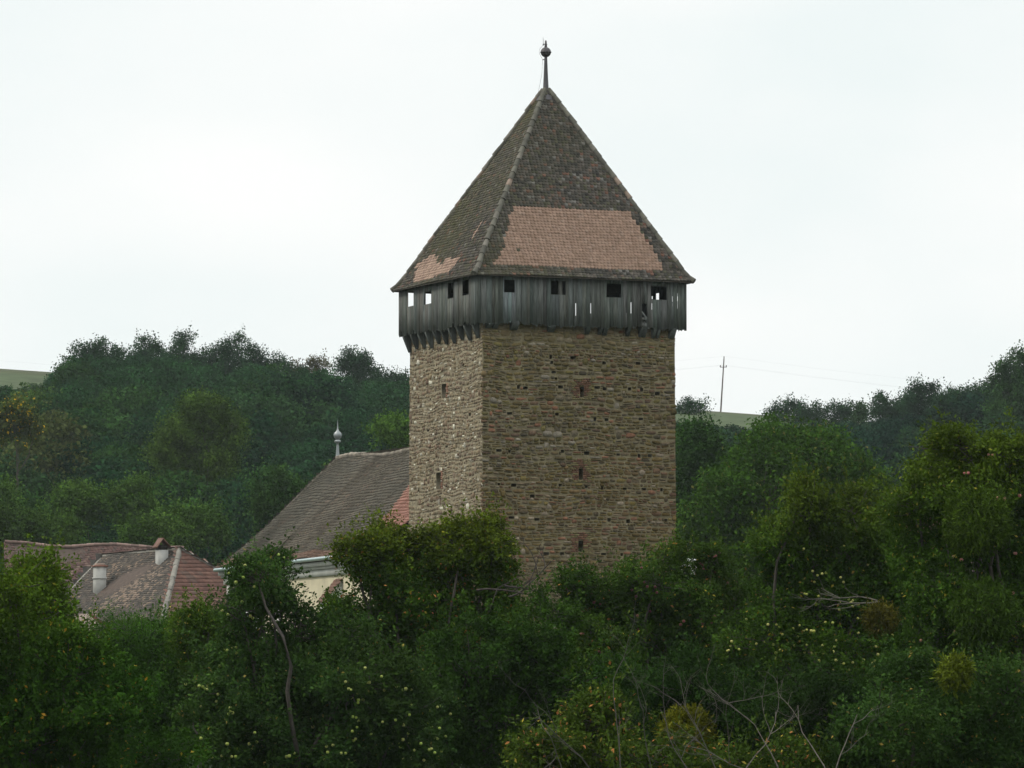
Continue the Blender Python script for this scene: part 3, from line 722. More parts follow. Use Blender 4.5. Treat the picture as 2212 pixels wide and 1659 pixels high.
for k in range(NW):
    s0, s1 = k / NW, (k + 1) / NW
    A0, A1, B0, B1 = wv(ea_, eb_, s0), wv(ea_, eb_, s1), wv(Ra, Rb, s0), wv(Ra, Rb, s1)
    tile_rows(rm, [A0, B0], [A1, B1], .2, .22, colh2, lift=.05, wav=.05, jit=.01)
    rm.add(np.array([A0, A1, B1, B0]) - [0, 0, .05], [0, 1, 2, 3], [.08, .06, .05])
    F0, F1 = wv(fa_, fb_, s0), wv(fa_, fb_, s1); rm.add(np.array([F1, F0, B0, B1]), [0, 1, 2, 3], [.12, .07, .06])
ro2 = rm.build('roof', M_tile, h2)
rc = MB()
for k in range(NW): caps(rc, wv(Ra, Rb, k / NW) + [0, 0, .04], wv(Ra, Rb, (k + 1) / NW) + [0, 0, .04], .12, .4, np.array([.19, .13, .11]))
rc.build('ridge_tiles', M_tile, ro2).location = (0, 0, 0)
gm = MB(); zgd = float(H(Ra[0], Ra[1])) - .4
for Rr, e1, e2, sg in ((Ra, ea_, fa_, 1), (Rb, eb_, fb_, -1)):
    o_ = dr2 * .25 * sg; gm.add([Rr + o_ - [0, 0, .1], e1 + o_ - [0, 0, .1], [*(e1 + o_)[:2], zgd], [*(e2 + o_)[:2], zgd], e2 + o_ - [0, 0, .1]], [0, 1, 2, 3, 4], [.30, .30, .30])
for e1, e2 in ((ea_, eb_), (fa_, fb_)):
    gm.add([[*e1[:2], zgd], [*e2[:2], zgd], e2 - [0, 0, .05], e1 - [0, 0, .05]] + (dn2 * .3 * (1 if e1 is ea_ else -1)), [0, 1, 2, 3], [.45, .43, .38])
gm.build('wall', M_plaster, h2)
# shed with a dark red barge board
s_ap = at(196, 1326, 120.); s_lo = at(262, 1378, 118.)
shd = thing('garden_shed', 'small shed with a dark red barge board half hidden by bushes on the left', 'shed', (s_ap[0], s_ap[1], float(H(s_ap[0], s_ap[1]))))
m = MB(); back = np.array([-3.2, 3.0, 0]); m.add([s_ap, s_lo, s_lo + back, s_ap + back], [0, 1, 2, 3], [.25, .2, .17]); l2 = s_ap * 2 - s_lo; l2[2] = s_lo[2]
m.add([s_ap + [0, 0, .02], s_ap + back, l2 + back, l2], [0, 1, 2, 3], [.33, .29, .26]); m.build('roof', M_tile, shd)
m = MB(); dd = s_lo - s_ap; m.box(s_ap - [0, .04, .16], dd, [0, -.05, 0], [0, 0, .19], [.075, .02, .018]); m.build('barge_board', M_wood, shd)
m = MB(); lo_, l2_ = s_lo * 1.0, l2 * 1.0; gz_ = float(H(s_ap[0], s_ap[1])) - .3
m.add([s_ap + [0, .1, -.2], lo_ + [-.2, .1, -.1], [lo_[0] - .2, lo_[1] + .1, gz_], [l2_[0] + .2, l2_[1] + .1, gz_], l2_ + [.2, .1, -.1]], [0, 1, 2, 3, 4], [.06, .045, .035]); m.build('wall', M_wood, shd)
# white walls glimpsed through the orchard
m = MB(); p = at(1452, 1206, 160.); q = at(1516, 1209, 162.); m.box([p[0] - 2, p[1] + .3, -5.3], [q[0] - p[0] + 2, q[1] - p[1], 0], [0, .4, 0], [0, 0, p[2] + 5.2], [.42, .41, .38])
m.box([p[0] - 2, p[1] + .2, p[2] - .08], [q[0] - p[0] + 2.05, q[1] - p[1], 0], [0, .55, 0], [0, 0, .10], [.8, .8, .79])
o = m.build('churchyard_wall', M_plaster, origin=(p[0], p[1], -5)); o['label'] = 'low wall with white coping running out from the tower on the right'; o['category'] = 'wall'
m = MB(); p = at(1150, 1400, 112.); m.box([p[0], p[1], -7.3], [1.9, .3, 0], [-.1, 1.6, 0], [0, 0, at(1180, 1408, 112.)[2] + 7.3], [.5, .5, .48])
o = m.build('white_wall', M_plaster, origin=(p[0], p[1], -7)); o['label'] = 'whitewashed wall glimpsed through the foliage below the tower'; o['category'] = 'wall'
pr_ = at(1960, 1075, 118.); qr_ = at(2105, 1078, 124.)
ph = thing('cottage', 'cottage with a pinkish tile roof behind the right hand orchard trees', 'house', (pr_[0] + 1, pr_[1] + 2, float(H(pr_[0], pr_[1]))))
m = MB(); lo1 = pr_ + [-.4, -2.2, -1.8]; lo2 = qr_ + [.8, -2.2, -1.8]
tile_rows(m, [lo1, pr_], [lo2, qr_], .2, .22, lambda c, r, n: pick([[.30, .17, .14], [.25, .15, .12]], [1, 1], len(c)), lift=.05)
m.add([lo1, lo2, qr_, pr_], [0, 1, 2, 3], [.2, .12, .1]); m.add([pr_, qr_, qr_ + [.8, 2.2, -1.8], pr_ + [-.4, 2.2, -1.8]], [0, 1, 2, 3], [.2, .12, .1]); m.build('roof', M_tile, ph)
m = MB(); gq = float(H(pr_[0], pr_[1])) - .3; m.box([lo1[0] + .3, lo1[1] + .3, gq], [lo2[0] - lo1[0] - .6, lo2[1] - lo1[1], 0], [0, 3.8, 0], [0, 0, lo1[2] - gq], [.16, .13, .11]); m.build('wall', M_plaster, ph)

# ------------------------------------------------------------------ power pole on the skyline
pb = at(1556, 899, 524.); pb[2] = float(H(pb[0], pb[1])) - .5; ptp = at(1564, 774, 524.)
pole = thing('utility_pole', 'leaning grey utility pole on the bare skyline right of the tower', 'pole', pb)
m = MB(); m.tube([pb, ptp], [.125, .075], 8, [.13, .11, .105]); m.build('shaft', M_wood, pole)
ca = at(1562.5, 793, 524.); m = MB(); m.box(ca + [-.48, -.05, -.04], [.96, 0, 0], [0, .1, 0], [0, 0, .09], [.10, .09, .09]); m.build('crossarm', M_wood, pole)
tips = [ca + [-.42, 0, .28], ca + [.42, 0, .28], ptp + [0, 0, .3]]
for t_ in tips: m = MB(); m.tube([t_ - [0, 0, .3], t_ - [0, 0, .2], t_], [.04, .09, .06], 6, [.13, .11, .11]); m.build('insulator', M_metal, pole)
m = MB()
for t_ in tips:
    for e_ in ([150, 30, -6.5], [-110, -20, -1]):
        e_ = np.array(e_, float); pts = [t_ + e_ * s - [0, 0, 3.0 * 4 * s * (1 - s)] * 1 for s in np.linspace(0, 1, 12)]; m.tube(np.array(pts), .004, 3, [.25, .25, .25])
m.build('wires', M_metal, pole)

# ------------------------------------------------------------------ trees
def leaves(mb, C, D, K, L, W, colf, spread=.12, tlen=.4, up=.25, dr=None):
    """K leaves along each twig (base C, direction D)"""
    r = dr or rng; n = len(C)
    t = r.random((n, K, 1)); P = C[:, None] + D[:, None] * (t * tlen) + r.normal(0, 1, (n, K, 3)) * spread
    a = nrm(D[:, None] * .6 + r.normal(0, .8, (n, K, 3)) + np.array([0, 0, -.15])); nn = nrm(r.normal(0, .5, (n, K, 3)) + D[:, None] * .45 + np.array([0, -.05, up + .4]))
    b = nrm(np.cross(nn, a)); s = r.uniform(.5, 1.4, (n, K, 1)); l = L * s; w = W * s
    fold = nn * (w * .18)
    V = np.stack([P, P + a * l * .45 + b * w * .5 + fold, P + a * l, P + a * l * .5 - b * w * .5 + fold], 2).reshape(-1, 3)
    m = n * K; Fc = np.arange(m * 4).reshape(m, 4)
    mb.add(V, Fc, colf(P.reshape(-1, 3), np.repeat(np.arange(n), K)))
SAT = np.array([1.13, 1.20, .62])
def leafcol(base, var=.3, accent=None, pa=0.0, clump=.35, seed=0, top=None):
    base = np.array(base, float) * SAT; r = np.random.default_rng(seed + 77); Nz = Noise3(seed + 5)
    def f(P, ci):
        n = len(P); tw = r.uniform(1 - clump, 1 + clump, ci.max() + 1)[ci] * (1 + .15 * Nz(P, 2.2))
        hue = (r.random(ci.max() + 1)[ci] * .5 + np.clip(Nz(P, 1.1) * .25 + .25, 0, 1) * .5)[:, None]
        c = base[0] * (1 - hue) + base[1] * hue
        c = c * (tw * r.uniform(1 - var, 1 + var, n))[:, None]
        if accent is not None:
            m = (r.random(n) < pa * (1 + 1.5 * (tw > 1.2))); ac = np.array(accent, float); c[m] = ac[r.integers(0, len(ac), m.sum())] * r.uniform(.7, 1.2, (m.sum(), 1))
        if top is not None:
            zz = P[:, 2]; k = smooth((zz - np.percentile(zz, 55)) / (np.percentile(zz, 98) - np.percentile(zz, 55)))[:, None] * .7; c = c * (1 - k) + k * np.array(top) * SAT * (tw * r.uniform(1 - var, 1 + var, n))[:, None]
        return c
    return f
def branch_path(a, b, sag=.15, n=6, r=rng):
    a, b = np.asarray(a, float), np.asarray(b, float); L = np.linalg.norm(b - a); off = r.normal(0, L * sag * .5, 3) + np.array([0, 0, -L * sag * .4])
    s = np.linspace(0, 1, n)[:, None]; return a + (b - a) * s + np.sin(s * pi) * off + r.normal(0, L * .015, (n, 3)) * np.sin(s * pi)
def tree(name, label, cat, Y, lobes, cl, K=14, L=.085, W=.048, cols=([.04, .075, .02], [.06, .09, .022]), accent=None, pa=0.0, top=None, root=None, group=None,
         bark=(.06, .052, .045), gap=.55, spread=.055, tlen=.3, fruit=None, nfruit=0, seed=1, shell=.55, limbs=True, depth=1.0, far=False, trunk_r=.13, base_fork=.45, fr=.036, upb=.5, gapf=1.3, core=True, var=.2, clump=.25, shoots=26, extra=0, subr=None, dens=.8, coref=.3):
    r = np.random.default_rng(seed); Nz = Noise3(seed + 31)
    Ls = []
    for lb in lobes:
        u, v, a, b = lb[:4]; dY = lb[4] if len(lb) > 4 else r.normal(0, .5)
        c = at(u, v, Y + dY); rx, rz = a / F * Y, b / F * Y; tr_ = .32 if far else .24; rx = max(rx - tr_, rx * .4); rz = max(rz - tr_, rz * .4); Ls.append((c, np.array([rx, (rx + rz) / 2 * depth, rz])))
    u0 = np.mean([l[0] for l in Ls], 0) if root is None else at(root, 1335, Y)
    gz = float(H(u0[0], u0[1] if root is None else Y)); bpos = np.array([u0[0], Y, gz])
    o = thing(name, label, cat, bpos, group)
    vol = np.array([(q[1][0] * q[1][2]) for q in Ls]); ch = r.choice(len(Ls), int(cl * 2.2), p=vol / vol.sum())
    cen = np.array([q[0] for q in Ls])[ch]; rad = np.array([q[1] for q in Ls])[ch]
    sr = subr or (.8 if far else .33)
    sc_, sd_, sl_ = [], [], []
    for k, (c, q) in enumerate(Ls):
        ns = int(max(5, 4.2 * (q[0] * q[2] + q[0] * q[1] + q[1] * q[2]) / 3 / sr ** 2 * dens)); dd = nrm(r.normal(size=(ns, 3)))
        pp = c + dd * q * r.uniform(.72, 1.08, (ns, 1)); ins = np.zeros(ns, bool)
        for k2, (c2, q2) in enumerate(Ls):
            if k2 != k: ins |= (((pp - c2) / q2) ** 2).sum(1) < .55
        kp = (~ins) & (Nz(pp, gapf) > -1.9 + gap); kp[0] = True; sc_.append(pp[kp]); sd_.append(dd[kp]); sl_.append(np.full(kp.sum(), k))
    sc_, sd_, sl_ = np.concatenate(sc_), np.concatenate(sd_), np.concatenate(sl_)
    srr = sr * r.uniform(.45, 1.45, len(sc_)); pi_ = r.choice(len(sc_), int(cl * 1.1), p=srr ** 2 / (srr ** 2).sum())
    d = nrm(sd_[pi_] * .7 + r.normal(0, .7, (len(pi_), 3)) + [0, 0, .25]); P = sc_[pi_] + d * (srr[pi_] * r.uniform(.55, 1.0, len(pi_)))[:, None] * [1, 1, .72]; ch2 = sl_[pi_]
    nc = int(cl * coref); dc = nrm(r.normal(size=(nc, 3))); Pc = cen[:nc] + dc * rad[:nc] * r.uniform(.15, .75, (nc, 1))
    P = np.concatenate([P, Pc]); d = np.concatenate([d, dc]); ch = np.concatenate([ch2, ch[:nc]])
    keep = P[:, 2] > gz + .2; P, d, ch = P[keep], d[keep], ch[keep]; nshell = keep[:len(pi_)].sum()
    D = nrm(d + np.array([0, 0, upb]) + r.normal(0, .35, d.shape))
    # upright shoots that break the outline
    top_ = np.where((d[:nshell, 2] > .1))[0]
    if len(top_) and shoots:
        sp__, sd__ = [], []
        for q_ in r.choice(top_, min(len(top_), int(shoots * (cl / 1000) ** .8)), replace=False):
            Lq = r.uniform(.35, 1.0) * (1.9 if far else 1); dq = nrm(D[q_] * .5 + [0, 0, .8] + r.normal(0, .25, 3)); ts_ = np.arange(0, Lq, .10 if not far else .26)
            sp__.append(P[q_] + dq * ts_[:, None] + r.normal(0, .02, (len(ts_), 3))); sd__.append(nrm(dq + r.normal(0, .5, (len(ts_), 3))))
        sp__, sd__ = np.concatenate(sp__), np.concatenate(sd__)
    sh_ = np.where(r.random(len(P)) < .07)[0]; P[sh_] = P[sh_] + d[sh_] * r.uniform(.1, .45, (len(sh_), 1)) * (2 if far else 1) + np.array([0, 0, .12])
    lcf = leafcol(cols, var, accent, pa, clump, seed, top)
    mb = MB(); leaves(mb, P, D, K, L, W, lcf, spread, tlen, dr=r)
    if len(top_) and shoots: leaves(mb, sp__, sd__, max(4, K // 3), L, W, lcf, spread * .5, tlen * .3, dr=r)
    mb.build('crown', M_leaf_far if far else M_leaf, o)
    tb = MB(); zmin = min(q[0][2] - q[1][2] * .5 for q in Ls); cm = np.mean([q[0] for q in Ls], 0)
    fork = np.array([bpos[0] * .6 + cm[0] * .4, Y, gz + (zmin - gz) * .7 if zmin > gz + .5 else gz + .6])
    tb.tube(branch_path(bpos - [0, 0, .3], fork, .06, 5, r), np.linspace(trunk_r, trunk_r * .75, 5), 8, bark)
    for k, (c, q) in enumerate(Ls):
        tb.tube(branch_path(fork, c, .2, 9, r), np.linspace(trunk_r * .42, trunk_r * .14, 9), 6, bark)
        idx = np.where(ch == k)[0]
        if limbs and len(idx):
            for i_ in r.choice(idx, min(len(idx), 26 if not far else 8), replace=False):
                tb.tube(branch_path(c + (P[i_] - c) * .05 + r.normal(0, .1, 3), P[i_] + D[i_] * tlen * .5, .1, 5, r), np.linspace(trunk_r * .12, .006, 5), 4, bark, cap=False)
    tb.build('trunk', M_bark, o)
    if fruit is not None:
        uu, vv = proj(P); key = (uu // 9).astype(int) * 10000 + (vv // 9).astype(int); od = np.argsort(P[:, 1]); _, fi = np.unique(key[od], return_index=True); vis = od[fi]
        vis = vis[(uu[vis] > 0) & (uu[vis] < 2212) & (vv[vis] < (1650 if seed == 6 else 1500))]; wgt = np.clip(Noise3(seed + 9)(P[vis], .9) + 1.2, .05, 3)
        sel = r.choice(vis, min(nfruit, len(vis)), replace=False, p=wgt / wgt.sum())
        if isinstance(fruit[0], (list, tuple)): fcs = fruit
        else: fcs = [fruit]
        meshes = []
        if extra:
            xm = MB()
            for q_ in r.choice(vis, min(extra, len(vis)), replace=False, p=wgt / wgt.sum()):
                xm.lathe(P[q_] + r.normal(0, .06, 3) + [0, -.2, 0], [(.25 * fr, .9 * fr), (.8 * fr, .6 * fr), (.97 * fr, 0), (.8 * fr, -.6 * fr), (.1 * fr, -.9 * fr)], 8, np.array(fruit[r.integers(len(fruit))]) * r.uniform(.85, 1.1))
            xo = xm.build('apples', M_apple, o, smooth_=True); xo['kind'] = 'stuff'
        for fc_ in fcs:
            am = MB(); am.lathe((0, 0, 0), [(.25 * fr, .93 * fr), (.7 * fr, .85 * fr), (fr, .25 * fr), (.97 * fr, -.3 * fr), (.6 * fr, -.85 * fr), (.15 * fr, -.93 * fr)], 9, fc_); am.lathe((0, 0, 0), [(.25 * fr, .93 * fr), (.0, .8 * fr)], 9, fc_)
            ao = am.build('apple', M_apple, None, smooth_=True); meshes.append(ao.data); bpy.data.objects.remove(ao)
        for q_ in sel:
            for rep in range(1 if r.random() < .7 else 2):
                if nfruit <= 0: break
                a_ = bpy.data.objects.new('apple', meshes[r.integers(len(meshes))]); sc.collection.objects.link(a_); a_.parent = o
                pp = P[q_] + r.normal(0, .06, 3) + [0, -.22, 0]
                a_.location = pp - bpos; a_.scale = [r.uniform(.8, 1.15)] * 3; nfruit -= 1
    return o, P, D
OR = 'orchard trees in front of the tower'
# near orchard, from back to front
tree('plum_tree', 'leafy tree with yellowing tips standing at the left edge', 'tree', 76, [(50, 1345, 90, 120), (15, 1290, 60, 70), (62, 1265, 30, 55), (92, 1255, 24, 48), (110, 1310, 42, 55), (20, 1500, 150, 170), (150, 1470, 100, 110), (60, 1620, 170, 120), (220, 1560, 110, 120), (330, 1630, 110, 80)],
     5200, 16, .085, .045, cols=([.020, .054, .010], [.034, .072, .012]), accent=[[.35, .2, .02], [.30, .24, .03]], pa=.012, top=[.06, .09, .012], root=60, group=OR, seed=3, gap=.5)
tree('willow_shrub', 'feathery bright green shrub before the hipped farmhouse', 'shrub', 100, [(275, 1365, 55, 50), (330, 1405, 80, 60), (240, 1415, 60, 55), (400, 1440, 70, 80), (300, 1510, 110, 110)],
     1700, 20, .08, .02, cols=([.026, .064, .014], [.038, .082, .016]), root=300, seed=4, gap=.35, spread=.08, tlen=.5, upb=1.4, trunk_r=.07)
tree('hawthorn_shrub', 'mid green shrub with yellow flecks between the farmhouse and the pale church', 'shrub', 96, [(425, 1375, 44, 42), (450, 1350, 26, 30), (390, 1385, 30, 28), (455, 1420, 70, 70)],
     1000, 15, .08, .045, cols=([.028, .062, .012], [.055, .082, .015]), accent=[[.3, .25, .04]], pa=.01, root=430, seed=5, gap=.5, trunk_r=.07)
tree('apple_tree', 'apple tree with green apples and a tall leafy sprout before the pale church wall', 'apple tree', 84, [(552, 1278, 32, 26), (592, 1240, 28, 30), (556, 1250, 26, 26), (525, 1325, 34, 30), (590, 1318, 34, 30), (650, 1366, 70, 30), (740, 1375, 60, 30), (540, 1375, 70, 40), (578, 1282, 30, 24), (620, 1450, 165, 75), (500, 1480, 95, 95), (760, 1480, 120, 100), (560, 1590, 150, 100), (700, 1600, 170, 110), (860, 1560, 110, 130)],
     5400, 15, .088, .05, cols=([.022, .050, .020], [.042, .070, .022]), accent=[[.25, .2, .05]], pa=.005, root=630, group=OR, seed=6, gap=.45, fruit=[[.30, .36, .07], [.25, .33, .05], [.34, .36, .09]], nfruit=100, extra=60, shoots=16, trunk_r=.16, fr=.036)
tree('pear_tree', 'bushy tree with a few reddening leaves and dark bent limbs against the tower base', 'tree', 92, [(800, 1335, 100, 60), (910, 1360, 120, 70), (1040, 1365, 100, 60), (770, 1190, 34, 40), (1000, 1180, 60, 50), (805, 1205, 56, 50), (855, 1182, 40, 36), (905, 1190, 55, 46), (985, 1175, 46, 34), (1036, 1150, 30, 34), (960, 1225, 90, 54), (850, 1265, 96, 75), (930, 1300, 130, 90), (1065, 1200, 50, 45), (1060, 1280, 70, 55), (900, 1400, 160, 90)],
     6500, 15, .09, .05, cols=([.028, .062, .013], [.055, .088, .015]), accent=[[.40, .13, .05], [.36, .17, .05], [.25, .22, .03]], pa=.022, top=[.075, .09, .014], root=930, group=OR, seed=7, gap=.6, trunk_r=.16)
tree('hazel_thicket', 'dark green thicket low in the middle below the tower', 'thicket', 88, [(1010, 1450, 130, 110), (1150, 1410, 95, 80), (1090, 1560, 150, 120), (960, 1580, 130, 110), (1250, 1480, 130, 90), (1180, 1330, 60, 50)],
     3600, 15, .09, .05, cols=([.016, .040, .011], [.030, .058, .013]), root=1080, seed=8, gap=.55, group=OR)  # leaf colours darkened to paint in the shade low in the orchard
tree('apple_tree', 'apple tree with small red apples right below the tower', 'apple tree', 97, [(1240, 1265, 48, 42), (1300, 1300, 90, 60), (1420, 1260, 80, 50), (1380, 1340, 120, 75), (1520, 1265, 75, 60), (1560, 1330, 110, 80), (1450, 1420, 170, 90), (1445, 1215, 22, 24), (1540, 1215, 34, 26), (1385, 1290, 20, 45), (1300, 1400, 90, 70)],
     5000, 15, .088, .048, cols=([.024, .054, .013], [.046, .074, .015]), accent=[[.3, .26, .03], [.25, .12, .03]], pa=.012, root=1420, group=OR, seed=9, gap=.62, fruit=[[.10, .02, .022], [.15, .04, .035]], nfruit=60, trunk_r=.15, fr=.036)
tree('apple_tree', 'broad apple tree covered in small yellow apples on the right', 'apple tree', 90, [(1750, 1110, 60, 46), (1850, 1120, 90, 55), (1950, 1110, 70, 50), (1700, 1180, 80, 60), (1830, 1200, 140, 80), (1970, 1190, 95, 80), (1680, 1290, 90, 60), (1800, 1330, 160, 80), (1940, 1310, 110, 80), (1660, 1390, 100, 60), (1820, 1420, 130, 60), (1735, 1075, 20, 22)],
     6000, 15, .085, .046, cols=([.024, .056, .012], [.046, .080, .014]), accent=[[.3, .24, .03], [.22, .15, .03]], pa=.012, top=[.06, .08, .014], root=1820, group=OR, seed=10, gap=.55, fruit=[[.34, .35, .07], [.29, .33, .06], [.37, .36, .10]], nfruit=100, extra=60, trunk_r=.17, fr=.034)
tree('apple_tree', 'tall apple tree with reaching twigs and a few pink apples at the right edge', 'apple tree', 80, [(1985, 1095, 70, 45), (1970, 1190, 80, 60), (2050, 1190, 80, 60), (2060, 1030, 60, 50), (2010, 1030, 50, 34), (2090, 975, 60, 36), (2180, 1000, 70, 55), (2150, 1060, 100, 60), (2040, 1085, 70, 45), (2230, 1120, 80, 90), (2120, 1180, 110, 70), (2200, 1280, 90, 90), (2060, 1270, 70, 70), (2120, 1400, 130, 100), (2000, 1370, 70, 60)],
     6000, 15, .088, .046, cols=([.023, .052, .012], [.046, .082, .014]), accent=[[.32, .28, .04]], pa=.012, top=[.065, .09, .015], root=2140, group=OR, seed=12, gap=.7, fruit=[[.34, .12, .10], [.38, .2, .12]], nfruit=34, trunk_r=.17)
tree('elder_shrub', 'grey green rounded shrub at the bottom right corner', 'shrub', 68, [(1990, 1500, 120, 85), (1900, 1580, 90, 90), (2080, 1580, 130, 110), (2190, 1500, 90, 100), (2000, 1650, 150, 70), (2200, 1640, 90, 70)],
     3300, 16, .075, .04, cols=([.020, .046, .017], [.036, .062, .019]), accent=[[.3, .22, .05]], pa=.006, root=2020, group=OR, seed=13, gap=.5)
tree('bramble_bush', 'low bush with pale yellow green leaves at the bottom centre', 'bush', 66, [(1240, 1620, 70, 50), (1330, 1640, 90, 50), (1180, 1650, 70, 40), (1420, 1650, 90, 40), (1560, 1660, 120, 40), (1700, 1665, 120, 34), (1290, 1560, 50, 40)],
     1500, 14, .085, .045, cols=([.024, .044, .011], [.052, .074, .015]), accent=[[.3, .25, .04], [.35, .15, .05]], pa=.03, root=1300, seed=14, gap=.75)
tree('laurel_bush', 'dark bush in shade behind the bare branches low on the right', 'bush', 84, [(1500, 1500, 120, 80), (1640, 1560, 150, 100), (1400, 1580, 120, 90), (1780, 1540, 110, 90), (1560, 1640, 200, 70)],
     3300, 15, .085, .048, cols=([.012, .030, .009], [.022, .044, .011]), root=1600, group=OR, seed=15, gap=.5)  # shade is put into this very dark leaf palette
tree('walnut_tree', 'big round crowned walnut tree right of the tower behind the orchard', 'tree', 205, [(1698, 972, 95, 60, 2), (1735, 1005, 100, 66, -1), (1620, 1030, 80, 70, -1), (1575, 1095, 80, 80, 1), (1810, 1058, 95, 75, 1), (1530, 1170, 70, 90, -2), (1660, 1090, 130, 100, -4), (1860, 1105, 60, 50, 0), (1590, 1230, 110, 90, -3), (1740, 1180, 130, 90, -2), (1505, 1220, 50, 80, 0)],
     6500, 12, .22, .13, cols=([.022, .052, .012], [.038, .074, .014]), accent=[[.12, .12, .03]], pa=.02, root=1660, seed=16, gap=.32, spread=.24, tlen=.7, subr=1.0, shoots=14, trunk_r=.4, shell=.6, upb=.3, gapf=1.6)
u_ = MB(); ru = np.random.default_rng(5)
for k in range(330):
    uu = ru.uniform(-150, 2360); Yu = ru.uniform(98, 116); c = at(uu, ru.uniform(1430, 1500) - (25 if 250 < uu < 520 else 0), Yu); R_ = ru.uniform(.8, 1.5); gz_ = float(H(c[0], Yu))
    for _ in range(2):
        d = nrm(ru.normal(size=(150, 3))); P = c + d * [R_, R_, R_ * .8] * ru.uniform(.6, 1, (150, 1)); P[:, 2] = np.maximum(gz_ + .1, P[:, 2])
        leaves(u_, P, d, 7, .12, .07, leafcol([[.012, .030, .007], [.022, .044, .009]], .3, None, 0, .35, k), .15, .3, dr=ru); c = c - [0, 0, R_ * 1.1]  # dark leaf tones carry painted shade beneath the trees
uo = u_.build('undergrowth', M_leaf); uo['label'] = 'dark green undergrowth filling the ground behind the orchard trees'; uo['category'] = 'undergrowth'; uo['kind'] = 'stuff'
# mistletoe
def ball_bush(label, u, v, rp, Y, col, n, seed):
    r = np.random.default_rng(seed); c = at(u, v, Y); R = rp / F * Y; mb = MB()
    d = nrm(r.normal(size=(n, 3))); P = c + d * R * r.uniform(.2, .95, (n, 1)) ** .6
    leaves(mb, P, d, 9, .10, .028, leafcol([col, np.array(col) * 1.3], .3, None, 0, .3, seed), .05, .16, dr=r)
    for k in range(60): mb.tube([c, c + d[k] * R * .8], [.012, .005], 3, np.array([.08, .08, .03]), cap=False)
    o = mb.build('mistletoe', M_leaf, origin=c); o['label'] = label; o['category'] = 'mistletoe'; o['group'] = 'mistletoe clumps in the orchard'
ball_bush('olive yellow mistletoe ball low among the bare branches', 1482, 1585, 48, 72, [.07, .07, .008], 900, 1)
ball_bush('dark mistletoe ball in the right hand tree, upper of the big two', 2110, 1125, 66, 78, [.03, .05, .01], 1200, 2)
ball_bush('dark mistletoe ball in the right hand tree, lower of the big two', 2125, 1325, 66, 78, [.03, .055, .012], 1200, 3)
ball_bush('small olive mistletoe clump above the grey green shrub on the right', 2062, 1452, 24, 66, [.06, .075, .012], 300, 4)
ball_bush('small brownish mistletoe clump under the broken pale branch', 1902, 1335, 26, 85, [.05, .045, .012], 300, 5)
# dead wood
def dead(name, label, Y, stems, seed, col=(.125, .112, .095), r0=.012, ground=True, lev=3):
    r = np.random.default_rng(seed); b = at(stems[0][0], stems[0][1], Y); gz = float(H(b[0], Y)); mb = MB()
    def grow(a, d, L, rad, lv):
        pts = [a]; dd = d.copy()
        for k in range(6): dd = nrm(dd + r.normal(0, .14, 3)); pts.append(pts[-1] + dd * L / 6)
        mb.tube(pts, np.linspace(rad, rad * .45, 7), 5, np.array(col) * r.uniform(.6, 1.1), cap=False)
        if lv > 0:
            for k in range(r.integers(2, 5)):
                i_ = r.integers(2, 7); grow(pts[i_], nrm(dd + r.normal(0, .6, 3) + [0, 0, .15]), L * r.uniform(.35, .65), rad * .5, lv - 1)
    for (u0, v0, u1, v1) in stems:
        a, e = at(u0, v0, Y + r.normal(0, .4)), at(u1, v1, Y + r.normal(0, .6)); grow(a, nrm(e - a), np.linalg.norm(e - a), r0, lev)
        if ground: mb.tube(branch_path([a[0] + r.normal(0, .2), Y, gz - .2], a, .03, 4, r), [r0 * 1.6, r0 * 1.4, r0 * 1.2, r0], 5, np.array(col) * .8, cap=False)
    o = mb.build(name, M_bark, origin=(b[0], b[1], gz)); o['label'] = label; o['category'] = 'dead tree'; return o
dead('dead_tree', 'bare pale forked dead branches at the bottom right of centre', 62, [(1790, 1680, 1775, 1500), (1800, 1680, 1830, 1530), (1690, 1690, 1670, 1480), (1600, 1680, 1640, 1500), (1560, 1690, 1520, 1480), (1640, 1690, 1560, 1560)], 21)
dead('dead_shrub', 'tangle of thin grey bare twigs at the bottom centre', 60, [(1500, 1690, 1430, 1530), (1420, 1690, 1380, 1500), (1350, 1690, 1280, 1480), (1300, 1690, 1130, 1560), (1230, 1700, 1200, 1620)], 22, (.10, .092, .08), .011)
dead('broken_branch', 'pale broken branch lying across the yellow apple tree', 86, [(1900, 1300, 1770, 1325), (1895, 1298, 1800, 1280)], 23, (.12, .11, .09), .02, False, 2)
dead('bent_limb', 'dark bent bare limbs beside the tower base', 90, [(1030, 1275, 1150, 1255), (1090, 1265, 1175, 1290), (1100, 1290, 1210, 1250)], 24, (.06, .05, .045), .028, False, 2)

